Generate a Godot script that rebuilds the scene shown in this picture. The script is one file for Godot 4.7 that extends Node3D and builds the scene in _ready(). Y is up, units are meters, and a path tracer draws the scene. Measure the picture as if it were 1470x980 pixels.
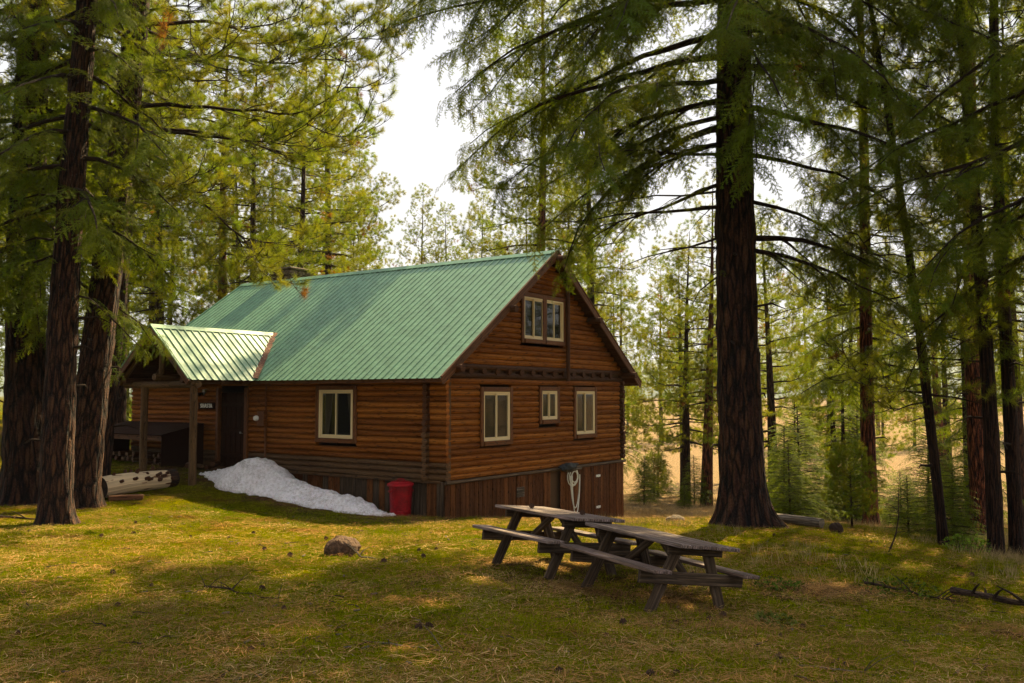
extends Node3D
# A log cabin among pines. World: x to the right, y up, -z away from the camera; y = 0 is the cabin's lowest log.
# W(x, z) takes a distance z forward and returns the point on the ground.

var M := {}          # materials
var TEX := {}        # textures
var used := {}       # names taken at top level
var rng := RandomNumberGenerator.new()
var nz := FastNoiseLite.new()
var nz2 := FastNoiseLite.new()

# ------------------------------------------------------------------ mesh builder
class MB:
	var v := PackedVector3Array()
	var n := PackedVector3Array()
	var t := PackedVector2Array()
	var c := PackedColorArray()
	var i := PackedInt32Array()
	var col := Color(1, 1, 1)
	func vert(p: Vector3, nn: Vector3, uv := Vector2.ZERO) -> int:
		v.append(p); n.append(nn); t.append(uv); c.append(col)
		return v.size() - 1
	# corners run counter-clockwise as seen from outside
	func tri(a: Vector3, b: Vector3, d: Vector3, ua := Vector2.ZERO, ub := Vector2.ZERO, ud := Vector2.ZERO) -> void:
		var nn := (b - a).cross(d - a).normalized()
		var k := v.size()
		vert(a, nn, ua); vert(b, nn, ub); vert(d, nn, ud)
		i.append(k); i.append(k + 2); i.append(k + 1)
	func quad(a: Vector3, b: Vector3, d: Vector3, e: Vector3, ua := Vector2.ZERO, ub := Vector2.ZERO, ud := Vector2.ZERO, ue := Vector2.ZERO) -> void:
		var nn := (b - a).cross(e - a)
		if nn.length_squared() < 1e-14:
			nn = (d - b).cross(e - b)
		nn = nn.normalized()
		var k := v.size()
		vert(a, nn, ua); vert(b, nn, ub); vert(d, nn, ud); vert(e, nn, ue)
		i.append_array(PackedInt32Array([k, k + 2, k + 1, k, k + 3, k + 2]))
	# box with chamfered edges; X is its long axis for the grain
	func box(x: Transform3D, s: Vector3, b := 0.006, uo := 0.0) -> void:
		var h := s * 0.5
		b = minf(b, minf(h.x, minf(h.y, h.z)) * 0.6)
		var q := h - Vector3(b, b, b)
		for ax in 3:
			var a1 := (ax + 1) % 3
			var a2 := (ax + 2) % 3
			for sg in [-1.0, 1.0]:
				var p := []
				for k in [[-1, -1], [1, -1], [1, 1], [-1, 1]]:
					var w := Vector3.ZERO
					w[ax] = h[ax] * sg
					w[a1] = q[a1] * k[0]
					w[a2] = q[a2] * k[1]
					p.append(w)
				if sg < 0:
					p.reverse()
				var uv := []
				for w in p:
					uv.append(Vector2(w.x + uo, w.y + w.z + uo * 1.7) if ax != 0 else Vector2(w.y * 0.3 + uo, w.z))
				quad(x * p[0], x * p[1], x * p[2], x * p[3], uv[0], uv[1], uv[2], uv[3])
		if b <= 0.0:
			return
		for ax in 3:
			var a1 := (ax + 1) % 3
			var a2 := (ax + 2) % 3
			for s1 in [-1.0, 1.0]:
				for s2 in [-1.0, 1.0]:
					var p := []
					for k in [-1.0, 1.0]:
						var w := Vector3.ZERO
						w[ax] = q[ax] * k
						w[a1] = h[a1] * s1
						w[a2] = q[a2] * s2
						p.append(w)
					for k in [1.0, -1.0]:
						var w := Vector3.ZERO
						w[ax] = q[ax] * k
						w[a1] = q[a1] * s1
						w[a2] = h[a2] * s2
						p.append(w)
					var uv := []
					for w in p:
						uv.append(Vector2(w.x + uo, w.y + w.z + uo * 1.7))
					if s1 * s2 < 0:
						quad(x * p[0], x * p[1], x * p[2], x * p[3], uv[0], uv[1], uv[2], uv[3])
					else:
						quad(x * p[3], x * p[2], x * p[1], x * p[0], uv[3], uv[2], uv[1], uv[0])
	# round bar along points; u runs along it in metres, v once round
	func tube(pts: Array, rad: Array, sides := 8, caps := true, uo := 0.0) -> void:
		var m := pts.size()
		var T: Vector3 = (pts[1] - pts[0]).normalized()
		var N := T.cross(Vector3.UP)
		if N.length() < 0.05:
			N = T.cross(Vector3.RIGHT)
		N = N.normalized()
		var k0 := v.size()
		var run := uo
		for a in m:
			var T2: Vector3 = (pts[mini(a + 1, m - 1)] - pts[maxi(a - 1, 0)]).normalized()
			N = (N - T2 * N.dot(T2)).normalized()
			var B := T2.cross(N)
			if a > 0:
				run += (pts[a] - pts[a - 1]).length()
			for j in sides + 1:
				var an := TAU * j / sides
				var d := N * cos(an) + B * sin(an)
				vert(pts[a] + d * rad[a], d, Vector2(run, float(j) / sides))
			if a > 0:
				for j in sides:
					var q := k0 + (a - 1) * (sides + 1) + j
					var r := q + sides + 1
					i.append_array(PackedInt32Array([q, r + 1, q + 1, q, r, r + 1]))
		if caps:
			for e in [0, m - 1]:
				var cc: Vector3 = pts[e]
				var base: int = k0 + e * (sides + 1)
				var nn: Vector3 = (pts[0] - pts[1]).normalized() if e == 0 else (pts[m - 1] - pts[m - 2]).normalized()
				var k := vert(cc, nn, Vector2(0.5, 0.5))
				for j in sides + 1:
					vert(v[base + j], nn, Vector2(0.5, 0.5) + Vector2(cos(TAU * j / sides), sin(TAU * j / sides)) * 0.04)
				for j in sides:
					if e == 0:
						i.append_array(PackedInt32Array([k, k + 1 + j, k + 2 + j]))
					else:
						i.append_array(PackedInt32Array([k, k + 2 + j, k + 1 + j]))
	# surface turned about y: profile of (radius, height) from bottom to top
	func lathe(x: Transform3D, prof: Array, sides := 24) -> void:
		for a in prof.size() - 1:
			var p0: Vector2 = prof[a]
			var p1: Vector2 = prof[a + 1]
			var sl := (p1 - p0).normalized()
			for j in sides:
				var q := []
				var nn := []
				for jj in [j, j + 1]:
					var an: float = TAU * jj / sides
					q.append([Vector3(cos(an) * p0.x, p0.y, -sin(an) * p0.x), Vector3(cos(an) * p1.x, p1.y, -sin(an) * p1.x)])
					nn.append(x.basis * Vector3(cos(an) * sl.y, -sl.x, -sin(an) * sl.y))
				var k := v.size()
				vert(x * q[0][0], nn[0], Vector2(float(j) / sides, p0.y))
				vert(x * q[1][0], nn[1], Vector2(float(j + 1) / sides, p0.y))
				vert(x * q[1][1], nn[1], Vector2(float(j + 1) / sides, p1.y))
				vert(x * q[0][1], nn[0], Vector2(float(j) / sides, p1.y))
				i.append_array(PackedInt32Array([k, k + 2, k + 1, k, k + 3, k + 2]))
	func blade(b: Vector3, d: Vector3, len: float, w: float, side: Vector3) -> void:
		var s := side * (w * 0.5)
		var nn := d.cross(side).normalized()
		var k := v.size()
		vert(b - s, nn); vert(b + s, nn); vert(b + d * len, nn)
		i.append(k); i.append(k + 1); i.append(k + 2)
	func smooth() -> void:   # shared normals for a grid built with vert()
		n.fill(Vector3.ZERO)
		for a in range(0, i.size(), 3):
			var f := (v[i[a + 2]] - v[i[a]]).cross(v[i[a + 1]] - v[i[a]])
			for k in 3:
				n[i[a + k]] += f
		for a in n.size():
			n[a] = n[a].normalized()
	func mesh(mat: Material, into: ArrayMesh = null, colours := false) -> ArrayMesh:
		var m := into if into else ArrayMesh.new()
		var arr := []
		arr.resize(Mesh.ARRAY_MAX)
		arr[Mesh.ARRAY_VERTEX] = v
		arr[Mesh.ARRAY_NORMAL] = n
		arr[Mesh.ARRAY_TEX_UV] = t
		if colours:
			arr[Mesh.ARRAY_COLOR] = c
		arr[Mesh.ARRAY_INDEX] = i
		m.add_surface_from_arrays(Mesh.PRIMITIVE_TRIANGLES, arr)
		m.surface_set_material(m.get_surface_count() - 1, mat)
		return m

# ------------------------------------------------------------------ nodes
func numbered(called: String) -> String:
	var k: int = used.get(called, 0)
	used[called] = k + 1
	return called if k == 0 else "%s_%03d" % [called, k]

func thing(called: String, label: String, category: String, at := Vector3.ZERO, turn := 0.0, group := "") -> Node3D:
	var o := Node3D.new()
	o.name = numbered(called)
	add_child(o)
	o.position = at
	o.rotation.y = turn
	tag(o, label, category, group)
	return o

func tag(o: Node, label: String, category: String, group := "") -> void:
	o.set_meta("label", label)
	o.set_meta("category", category)
	if group:
		o.set_meta("group", group)

func part(called: String, parent: Node3D, mesh: Mesh = null, x := Transform3D()) -> Node3D:
	var o: Node3D
	if mesh:
		var q := MeshInstance3D.new()
		q.mesh = mesh
		o = q
	else:
		o = Node3D.new()
	o.name = called
	o.transform = x
	parent.add_child(o, true)
	return o

func solo(called: String, label: String, category: String, mesh: Mesh, x: Transform3D, group := "") -> MeshInstance3D:
	var q := MeshInstance3D.new()
	q.mesh = mesh
	q.name = numbered(called)
	add_child(q)
	q.transform = x
	if category:
		tag(q, label, category, group)
	return q

func scatter(called: String, parent: Node, mesh: Mesh, xs: Array, cols: Array) -> MultiMeshInstance3D:
	var mm := MultiMesh.new()
	mm.transform_format = MultiMesh.TRANSFORM_3D
	mm.use_colors = true
	mm.mesh = mesh
	mm.instance_count = xs.size()
	for k in xs.size():
		mm.set_instance_transform(k, xs[k])
		mm.set_instance_color(k, cols[k])
	var o := MultiMeshInstance3D.new()
	o.multimesh = mm
	o.name = called
	parent.add_child(o, true)
	return o

func at(p: Vector3, turn := 0.0) -> Transform3D:
	return Transform3D(Basis(Vector3.UP, turn), p)

func aim(p: Vector3, dir: Vector3, up: Vector3, s := 1.0) -> Transform3D:   # X along dir, Y near up
	var X := dir.normalized()
	var Z := X.cross(up)
	if Z.length() < 0.01:
		Z = X.cross(Vector3(0.3, 0.1, 0.9))
	Z = Z.normalized()
	return Transform3D(Basis(X * s, Z.cross(X) * s, Z * s), p)

func beam(a: Vector3, b: Vector3) -> Transform3D:   # middle of a-b, X along it
	return aim((a + b) * 0.5, b - a, Vector3.UP)

# ------------------------------------------------------------------ ground heights
var CP := [
	0.00,0.00,0.38, 0.00,7.20,-0.02, -4.00,7.00,0.05, 4.30,7.40,-0.20, 1.64,10.74,-0.31, 2.10,10.20,-0.37, 0.59,12.21,-0.25,
	-8.55,17.00,-0.33, -9.49,20.00,-0.35, -11.40,21.00,-0.42, -9.20,22.00,-0.37, -1.61,21.82,-0.86, 3.61,29.35,-1.86,
	1.01,25.60,-1.40, -2.81,21.68,-0.82, -6.82,23.97,-0.42, -8.29,23.51,-0.18, -10.09,24.75,0.00, -12.30,29.23,0.05,
	-9.01,26.95,-0.05, -7.17,36.62,-1.00, 4.37,17.50,-0.40, 3.00,20.00,-0.75, 9.25,17.50,-0.96, 8.60,18.00,-0.88,
	12.85,25.00,-1.81, 6.00,22.50,-0.95, 7.00,30.00,-2.10, 14.00,40.00,-3.00, 0.00,60.00,-3.20, 30.00,60.00,-3.50,
	-20.00,40.00,0.30, -30.00,60.00,0.40, -14.00,30.00,0.10, 8.00,8.00,-0.50, 13.00,11.00,-0.85, -8.00,10.00,0.10,
	-14.00,12.00,0.20, -20.00,20.00,0.00, 20.00,20.00,-1.70, 0.00,-8.00,0.90, -12.00,-5.00,1.00, 12.00,-5.00,0.40,
	-40.00,20.00,0.50, 40.00,30.00,-3.00, 50.00,0.00,-1.00, 60.00,90.00,-3.40, 0.00,110.00,-3.40, -60.00,100.00,0.00,
	7.00,13.00,-0.60, -4.00,14.00,-0.33]
const GX0 := -58
const GX1 := 60
const GZ0 := -8
const GZ1 := 108
var GH := PackedFloat32Array()

func bend(r2: float) -> float:
	return r2 * log(r2) if r2 > 1e-9 else 0.0

func survey() -> void:   # a smooth sheet through the surveyed points (thin-plate spline), kept on a one-metre grid
	var m := CP.size() / 3
	var s := m + 3
	var A := []
	for r in s:
		var row := PackedFloat64Array()
		row.resize(s + 1)
		for q in s:
			if r < m and q < m:
				var dx: float = CP[r * 3] - CP[q * 3]
				var dz: float = CP[r * 3 + 1] - CP[q * 3 + 1]
				row[q] = bend(dx * dx + dz * dz) + (3.0 if r == q else 0.0)
			elif r < m:
				row[q] = 1.0 if q == m else float(CP[r * 3 + q - m - 1])
			elif q < m:
				row[q] = 1.0 if r == m else float(CP[q * 3 + r - m - 1])
		row[s] = CP[r * 3 + 2] if r < m else 0.0
		A.append(row)
	for k in s:
		var best := k
		for r in range(k, s):
			if absf(A[r][k]) > absf(A[best][k]):
				best = r
		var sw = A[k]; A[k] = A[best]; A[best] = sw
		var pk: PackedFloat64Array = A[k]
		for r in s:
			if r == k:
				continue
			var rr: PackedFloat64Array = A[r]
			var fct := rr[k] / pk[k]
			if fct != 0.0:
				for q in range(k, s + 1):
					rr[q] -= fct * pk[q]
			A[r] = rr
	var w := PackedFloat64Array()
	for k in s:
		w.append(A[k][s] / A[k][k])
	var nx := GX1 - GX0 + 1
	GH.resize(nx * (GZ1 - GZ0 + 1))
	for iz in GZ1 - GZ0 + 1:
		for ix in nx:
			var x := float(GX0 + ix)
			var z := float(GZ0 + iz)
			var h := w[m] + w[m + 1] * x + w[m + 2] * z
			for k in m:
				var dx: float = CP[k * 3] - x
				var dz: float = CP[k * 3 + 1] - z
				h += w[k] * bend(dx * dx + dz * dz)
			GH[iz * nx + ix] = h

func gh(x: float, z: float) -> float:
	var nx := GX1 - GX0 + 1
	var fx := clampf(x - GX0, 0.0, GX1 - GX0 - 0.001)
	var fz := clampf(z - GZ0, 0.0, GZ1 - GZ0 - 0.001)
	var ix := int(fx)
	var iz := int(fz)
	fx -= ix
	fz -= iz
	var k := iz * nx + ix
	return lerpf(lerpf(GH[k], GH[k + 1], fx), lerpf(GH[k + nx], GH[k + nx + 1], fx), fz)

func W(x: float, z: float, up := 0.0) -> Vector3:
	return Vector3(x, gh(x, z) + up, -z)

# ------------------------------------------------------------------ materials
func noise_img(w: int, h: int, sd: int, freq: float, oct := 4, ridged := false, sx := 1, sy := 1) -> PackedByteArray:
	var f := FastNoiseLite.new()
	f.seed = sd
	f.frequency = freq
	f.fractal_type = FastNoiseLite.FRACTAL_RIDGED if ridged else FastNoiseLite.FRACTAL_FBM
	f.fractal_octaves = oct
	var im := f.get_seamless_image(w / sx, h / sy)
	im.resize(w, h, Image.INTERPOLATE_CUBIC)
	im.convert(Image.FORMAT_L8)
	return im.get_data()

func paint(w: int, h: int, layers: Array, shade: Callable) -> ImageTexture:
	var b := PackedByteArray()
	b.resize(w * h * 3)
	var m := layers.size()
	var q := PackedFloat32Array()
	q.resize(m)
	for k in w * h:
		for a in m:
			q[a] = layers[a][k] / 255.0
		var c: Color = shade.call(q)
		b[k * 3] = int(clampf(c.r, 0, 1) * 255.0)
		b[k * 3 + 1] = int(clampf(c.g, 0, 1) * 255.0)
		b[k * 3 + 2] = int(clampf(c.b, 0, 1) * 255.0)
	return ImageTexture.create_from_image(Image.create_from_data(w, h, false, Image.FORMAT_RGB8, b))

func grey(w: int, h: int, data: PackedByteArray) -> ImageTexture:
	return ImageTexture.create_from_image(Image.create_from_data(w, h, false, Image.FORMAT_L8, data))

func mat(key: String, lin: Color, rough := 0.85, tex: Texture2D = null, uvs := Vector3.ONE, relief: Texture2D = null, depth := 0.0) -> StandardMaterial3D:
	var m := StandardMaterial3D.new()
	m.resource_name = key
	m.albedo_color = lin.linear_to_srgb()
	m.roughness = rough
	m.metallic_specular = 0.35
	if tex:
		m.albedo_texture = tex
	m.uv1_scale = uvs
	if relief:
		m.heightmap_enabled = true
		m.heightmap_texture = relief
		m.heightmap_scale = depth
	M[key] = m
	return m

func lc(r: float, g: float, b: float) -> Color:
	return Color(r, g, b)

func step01(a: float, b: float, x: float) -> float:
	return smoothstep(a, b, x)

func materials() -> void:
	# wood: stretched grain, darker streaks, knots. Texture colours are multipliers of the base colour.
	var g1 := noise_img(512, 512, 11, 0.02, 4, false, 16, 1)
	var g2 := noise_img(512, 512, 12, 0.012, 4, false, 4, 1)
	var kn := noise_img(512, 512, 13, 0.03, 3, false, 2, 1)
	var fine := noise_img(512, 512, 14, 0.12, 3, false, 8, 1)
	TEX.wood = paint(512, 512, [g1, g2, kn, fine], func(q):
		var a: float = 0.70 + 0.34 * (q[0] - 0.5) + 0.16 * (q[3] - 0.5)
		var s: float = 0.4 * smoothstep(0.58, 0.74, q[1])
		var k: float = smoothstep(0.70, 0.80, q[2])
		var c := Color(a, a * (0.96 - 0.12 * s), a * (0.92 - 0.2 * s))
		return c * (1.0 - 0.35 * s) * (1.0 - 0.6 * k) + Color(0.06, 0.03, 0.0))
	TEX.woodh = grey(512, 512, g1)
	TEX.grain = paint(512, 512, [g1, g2, fine], func(q):
		var a: float = 0.68 + 0.6 * (q[0] - 0.5) + 0.4 * (q[2] - 0.5)
		var w: float = smoothstep(0.45, 0.7, q[1])
		return Color(a, a * (0.97 + 0.03 * w), a * (0.92 + 0.1 * w)) * (0.85 + 0.2 * w))
	# bark: long plates parted by furrows
	var b1 := noise_img(512, 512, 21, 0.035, 4, true, 4, 1)
	var b2 := noise_img(512, 512, 22, 0.03, 4, false, 4, 1)
	var b3 := noise_img(512, 512, 23, 0.11, 3, false, 1, 1)
	var cf := FastNoiseLite.new()
	cf.seed = 24
	cf.noise_type = FastNoiseLite.TYPE_CELLULAR
	cf.cellular_return_type = FastNoiseLite.RETURN_DISTANCE2_SUB
	cf.frequency = 0.045
	cf.domain_warp_enabled = true
	cf.domain_warp_amplitude = 14.0
	cf.domain_warp_frequency = 0.03
	cf.fractal_type = FastNoiseLite.FRACTAL_NONE
	var ci := cf.get_seamless_image(512 / 4, 512)
	ci.resize(512, 512, Image.INTERPOLATE_CUBIC)
	ci.convert(Image.FORMAT_L8)
	var b4 := ci.get_data()
	TEX.bark = paint(512, 512, [b1, b2, b3, b4], func(q):
		var f: float = smoothstep(0.05, 0.32, q[3])
		var a: float = 0.42 + 0.42 * f + 0.75 * (q[1] - 0.5) + 0.4 * (q[2] - 0.5) - 0.2 * smoothstep(0.55, 0.8, q[0])
		return Color(a, a * (0.9 + 0.16 * (q[1] - 0.5)), a * (0.86 + 0.25 * (q[2] - 0.5))))
	var bh := PackedByteArray()
	bh.resize(512 * 512)
	for k in 512 * 512:
		bh[k] = clampi(int(minf(b4[k] * 2.0, 190.0) + (b3[k] - 128) * 0.4 + (b2[k] - 128) * 0.2), 0, 255)
	TEX.barkh = grey(512, 512, bh)
	# bare log: pale wood with strips of remaining bark
	TEX.peeled = paint(512, 512, [g2, g1, b3], func(q):
		var br: float = smoothstep(0.70, 0.76, q[0] + 0.08 * (q[2] - 0.5))
		var a: float = 0.9 + 0.3 * (q[1] - 0.5)
		return Color(a, a * 0.93, a * 0.82).lerp(Color(0.42, 0.26, 0.16), br))
	# ground: mottled earth with strewn needles
	var e1 := noise_img(1024, 1024, 31, 0.012, 5)
	var e2 := noise_img(1024, 1024, 32, 0.06, 4)
	var e3 := noise_img(1024, 1024, 33, 0.25, 2)
	var gi := Image.create_from_data(1024, 1024, false, Image.FORMAT_RGB8, paint(1024, 1024, [e1, e2, e3], func(q):
		var a: float = 0.66 + 0.5 * (q[0] - 0.5) + 0.7 * (q[1] - 0.5) + 0.6 * (q[2] - 0.5)
		var br: float = smoothstep(0.52, 0.66, q[1] * 0.6 + q[0] * 0.4)
		return Color(a, a * (1.0 - 0.12 * br), a * (0.95 - 0.1 * br))).get_image().get_data())
	var r := RandomNumberGenerator.new()
	r.seed = 5
	for k in 2400:
		var x := r.randf() * 1024.0
		var y := r.randf() * 1024.0
		var a := r.randf() * TAU
		var l := r.randf_range(12, 34)
		var cv := r.randf_range(-0.03, 0.03)
		var tone := r.randf_range(0.55, 1.0)
		var c := Color(tone, tone * r.randf_range(0.62, 0.8), tone * r.randf_range(0.4, 0.6))
		for s in int(l):
			gi.set_pixel(posmod(int(x), 1024), posmod(int(y), 1024), c)
			x += cos(a)
			y += sin(a)
			a += cv
	TEX.ground = ImageTexture.create_from_image(gi)
	TEX.groundh = grey(1024, 1024, e3)
	# stone, snow, metal
	TEX.stone = paint(256, 256, [noise_img(256, 256, 41, 0.03, 5), noise_img(256, 256, 42, 0.15, 3)], func(q):
		var a: float = 0.75 + 0.6 * (q[0] - 0.5) + 0.45 * (q[1] - 0.5)
		return Color(a, a * 0.95, a * 0.88))
	TEX.stoneh = grey(256, 256, noise_img(256, 256, 43, 0.05, 5))
	TEX.snow = paint(512, 512, [noise_img(512, 512, 44, 0.03, 4), noise_img(512, 512, 45, 0.16, 3), noise_img(512, 512, 46, 0.1, 3, true, 1, 2)], func(q):
		var d: float = smoothstep(0.60, 0.70, q[1]) * smoothstep(0.35, 0.6, q[0])
		var a: float = 1.0 - 0.07 * smoothstep(0.4, 0.7, q[0])
		return Color(a, a * 0.985, a).lerp(Color(0.5, 0.42, 0.34), d * 0.6))
	TEX.snowh = grey(512, 512, noise_img(512, 512, 47, 0.06, 4))
	TEX.metal = paint(512, 512, [noise_img(512, 512, 48, 0.01, 4), noise_img(512, 512, 49, 0.05, 4, false, 1, 4), noise_img(512, 512, 50, 0.2, 2)], func(q):
		var a: float = 0.9 + 0.14 * (q[0] - 0.5) + 0.14 * (q[1] - 0.5)
		var sp: float = smoothstep(0.74, 0.8, q[2])
		return Color(a, a, a).lerp(Color(0.45, 0.36, 0.22), sp * 0.6))
	TEX.dirt = paint(256, 256, [noise_img(256, 256, 51, 0.02, 4), noise_img(256, 256, 52, 0.08, 3)], func(q):
		var a: float = 0.85 + 0.3 * (q[0] - 0.5) + 0.25 * (q[1] - 0.5)
		return Color(a, a, a))

	var tones := [lc(0.470, 0.192, 0.040), lc(0.385, 0.152, 0.033), lc(0.530, 0.226, 0.050), lc(0.310, 0.122, 0.029)]
	for k in 4:
		mat("log%d" % k, tones[k], 0.8, TEX.wood, Vector3(0.35, 1.0, 1), TEX.woodh, 0.4)
	mat("greylog", lc(0.19, 0.12, 0.062), 0.8, TEX.wood, Vector3(0.45, 1, 1), TEX.woodh, 0.8)
	mat("joist", lc(0.11, 0.05, 0.02), 0.85, TEX.wood, Vector3(0.45, 1, 1))
	mat("darklog", lc(0.13, 0.058, 0.024), 0.75, TEX.wood, Vector3(0.45, 1, 1), TEX.woodh, 0.8)
	mat("postlog", lc(0.20, 0.13, 0.06), 0.75, TEX.wood, Vector3(0.45, 1, 1), TEX.woodh, 0.8)
	var pt := [lc(0.235, 0.105, 0.042), lc(0.185, 0.084, 0.036), lc(0.275, 0.126, 0.052), lc(0.155, 0.072, 0.034)]
	for k in 4:
		mat("plank%d" % k, pt[k], 0.75, TEX.wood, Vector3(0.6, 2.0, 1), TEX.woodh, 0.5)
	mat("trim", lc(0.235, 0.098, 0.028), 0.65, TEX.wood, Vector3(0.6, 2.0, 1), TEX.woodh, 0.4)
	mat("fascia", lc(0.22, 0.105, 0.05), 0.7, TEX.wood, Vector3(0.5, 2.0, 1), TEX.woodh, 0.4)
	mat("deck", lc(0.11, 0.055, 0.026), 0.8, TEX.wood, Vector3(0.5, 2.0, 1))
	mat("sill", lc(0.26, 0.17, 0.105), 0.8, TEX.grain, Vector3(0.6, 2.0, 1), TEX.woodh, 0.5)
	mat("door", lc(0.040, 0.016, 0.008), 0.95, TEX.wood, Vector3(0.6, 2.0, 1), TEX.woodh, 0.4)
	var tt := [lc(0.34, 0.245, 0.215), lc(0.30, 0.21, 0.182), lc(0.385, 0.285, 0.25)]
	for k in 3:
		mat("table%d" % k, tt[k], 0.75, TEX.grain, Vector3(0.7, 2.5, 1), TEX.woodh, 0.7)
	mat("tablefoot", lc(0.15, 0.10, 0.062), 0.85, TEX.grain, Vector3(0.7, 2.5, 1), TEX.woodh, 0.7)
	mat("vinyl", lc(0.66, 0.52, 0.30), 0.4)
	var gl := mat("glass", lc(0.02, 0.022, 0.022), 0.03)
	gl.transparency = BaseMaterial3D.TRANSPARENCY_ALPHA
	gl.albedo_color.a = 0.3
	gl.metallic_specular = 0.32
	mat("screen", lc(0.02, 0.018, 0.016), 0.7)
	var cu := mat("curtain", lc(0.22, 0.17, 0.11), 0.9)
	cu.backlight_enabled = true
	cu.backlight = Color(0.5, 0.45, 0.35)
	mat("inside", lc(0.10, 0.06, 0.035), 0.9)
	var rf := mat("roof", lc(0.185, 0.360, 0.230), 0.46, TEX.metal, Vector3(0.3, 0.3, 1))
	rf.metallic_specular = 0.45
	mat("ridge", lc(0.185, 0.36, 0.23), 0.4, TEX.metal, Vector3(0.3, 0.3, 1))
	mat("flashing", lc(0.24, 0.115, 0.08), 0.75, TEX.stone, Vector3(1.5, 1.5, 1))
	mat("red", lc(0.34, 0.007, 0.014), 0.38, TEX.dirt, Vector3(1, 1, 1))
	mat("redlid", lc(0.40, 0.010, 0.020), 0.35, TEX.dirt, Vector3(1, 1, 1))
	var sn := mat("snow", lc(0.90, 0.89, 0.92), 0.75, TEX.snow, Vector3(0.55, 0.55, 0.55), TEX.snowh, 4.0)
	sn.uv1_triplanar = true
	sn.subsurf_scatter_enabled = true
	sn.subsurf_scatter_strength = 0.15
	var st := mat("stone", lc(0.17, 0.13, 0.10), 0.9, TEX.stone, Vector3(1.3, 1.3, 1.3), TEX.stoneh, 2.0)
	st.uv1_triplanar = true
	var sr := mat("boulder", lc(0.13, 0.075, 0.045), 0.9, TEX.stone, Vector3(1.6, 1.6, 1.6), TEX.stoneh, 2.0)
	sr.uv1_triplanar = true
	mat("firbark", lc(0.062, 0.030, 0.017), 0.95, TEX.bark, Vector3(0.28, 1.0, 1), TEX.barkh, 6.0)
	mat("pinebark", lc(0.072, 0.036, 0.020), 0.95, TEX.bark, Vector3(0.4, 1.0, 1), TEX.barkh, 4.0)
	mat("redbark", lc(0.20, 0.075, 0.036), 0.95, TEX.bark, Vector3(0.4, 1.0, 1), TEX.barkh, 4.0)
	mat("limb", lc(0.070, 0.046, 0.030), 0.95, TEX.bark, Vector3(0.8, 1.0, 1), TEX.barkh, 1.0)
	mat("peeled", lc(0.68, 0.60, 0.50), 0.7, TEX.peeled, Vector3(0.5, 1.5, 1), TEX.woodh, 1.0)
	mat("endgrain", lc(0.06, 0.035, 0.025), 0.9, TEX.stone, Vector3(3, 3, 1))
	mat("stub", lc(0.12, 0.055, 0.035), 0.9, TEX.stone, Vector3(3, 3, 1))
	mat("metalgrey", lc(0.30, 0.29, 0.27), 0.45)
	mat("white", lc(0.75, 0.74, 0.70), 0.5)
	mat("hose", lc(0.72, 0.72, 0.66), 0.45)
	mat("tarp", lc(0.012, 0.013, 0.016), 0.5)
	mat("cone", lc(0.055, 0.028, 0.017), 0.9)
	mat("deadwood", lc(0.10, 0.068, 0.048), 0.9, TEX.bark, Vector3(0.8, 1.0, 1), TEX.barkh, 1.0)
	mat("greywood", lc(0.34, 0.28, 0.22), 0.85, TEX.grain, Vector3(0.6, 1.0, 1), TEX.woodh, 0.8)
	for a in [["firneedle", lc(1, 1, 1)], ["pineneedle", lc(1, 1, 1)], ["litter", lc(1, 1, 1)], ["moss", lc(1, 1, 1)]]:
		var m := mat(a[0], a[1], 0.6)
		m.vertex_color_use_as_albedo = true
		m.cull_mode = BaseMaterial3D.CULL_DISABLED
		m.metallic_specular = 0.15 if a[0].ends_with("needle") else 0.04
		if a[0] != "litter":
			m.backlight_enabled = true
			m.backlight = Color(1.0, 1.0, 0.55) if a[0] != "moss" else Color(0.6, 0.6, 0.3)
	var gm := mat("ground", lc(1, 1, 1), 0.95, TEX.ground, Vector3(0.42, 0.42, 0.42), TEX.groundh, 1.2)
	gm.uv1_triplanar = true
	gm.uv1_world_triplanar = true
	gm.vertex_color_use_as_albedo = true
	gm.metallic_specular = 0.03
	for k in ["door", "plank0", "plank1", "plank2", "plank3", "inside", "deck", "log0", "log1", "log2", "log3"]:
		M[k].metallic_specular = 0.2
	mat("hill", lc(0.055, 0.075, 0.05), 1.0)

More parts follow.
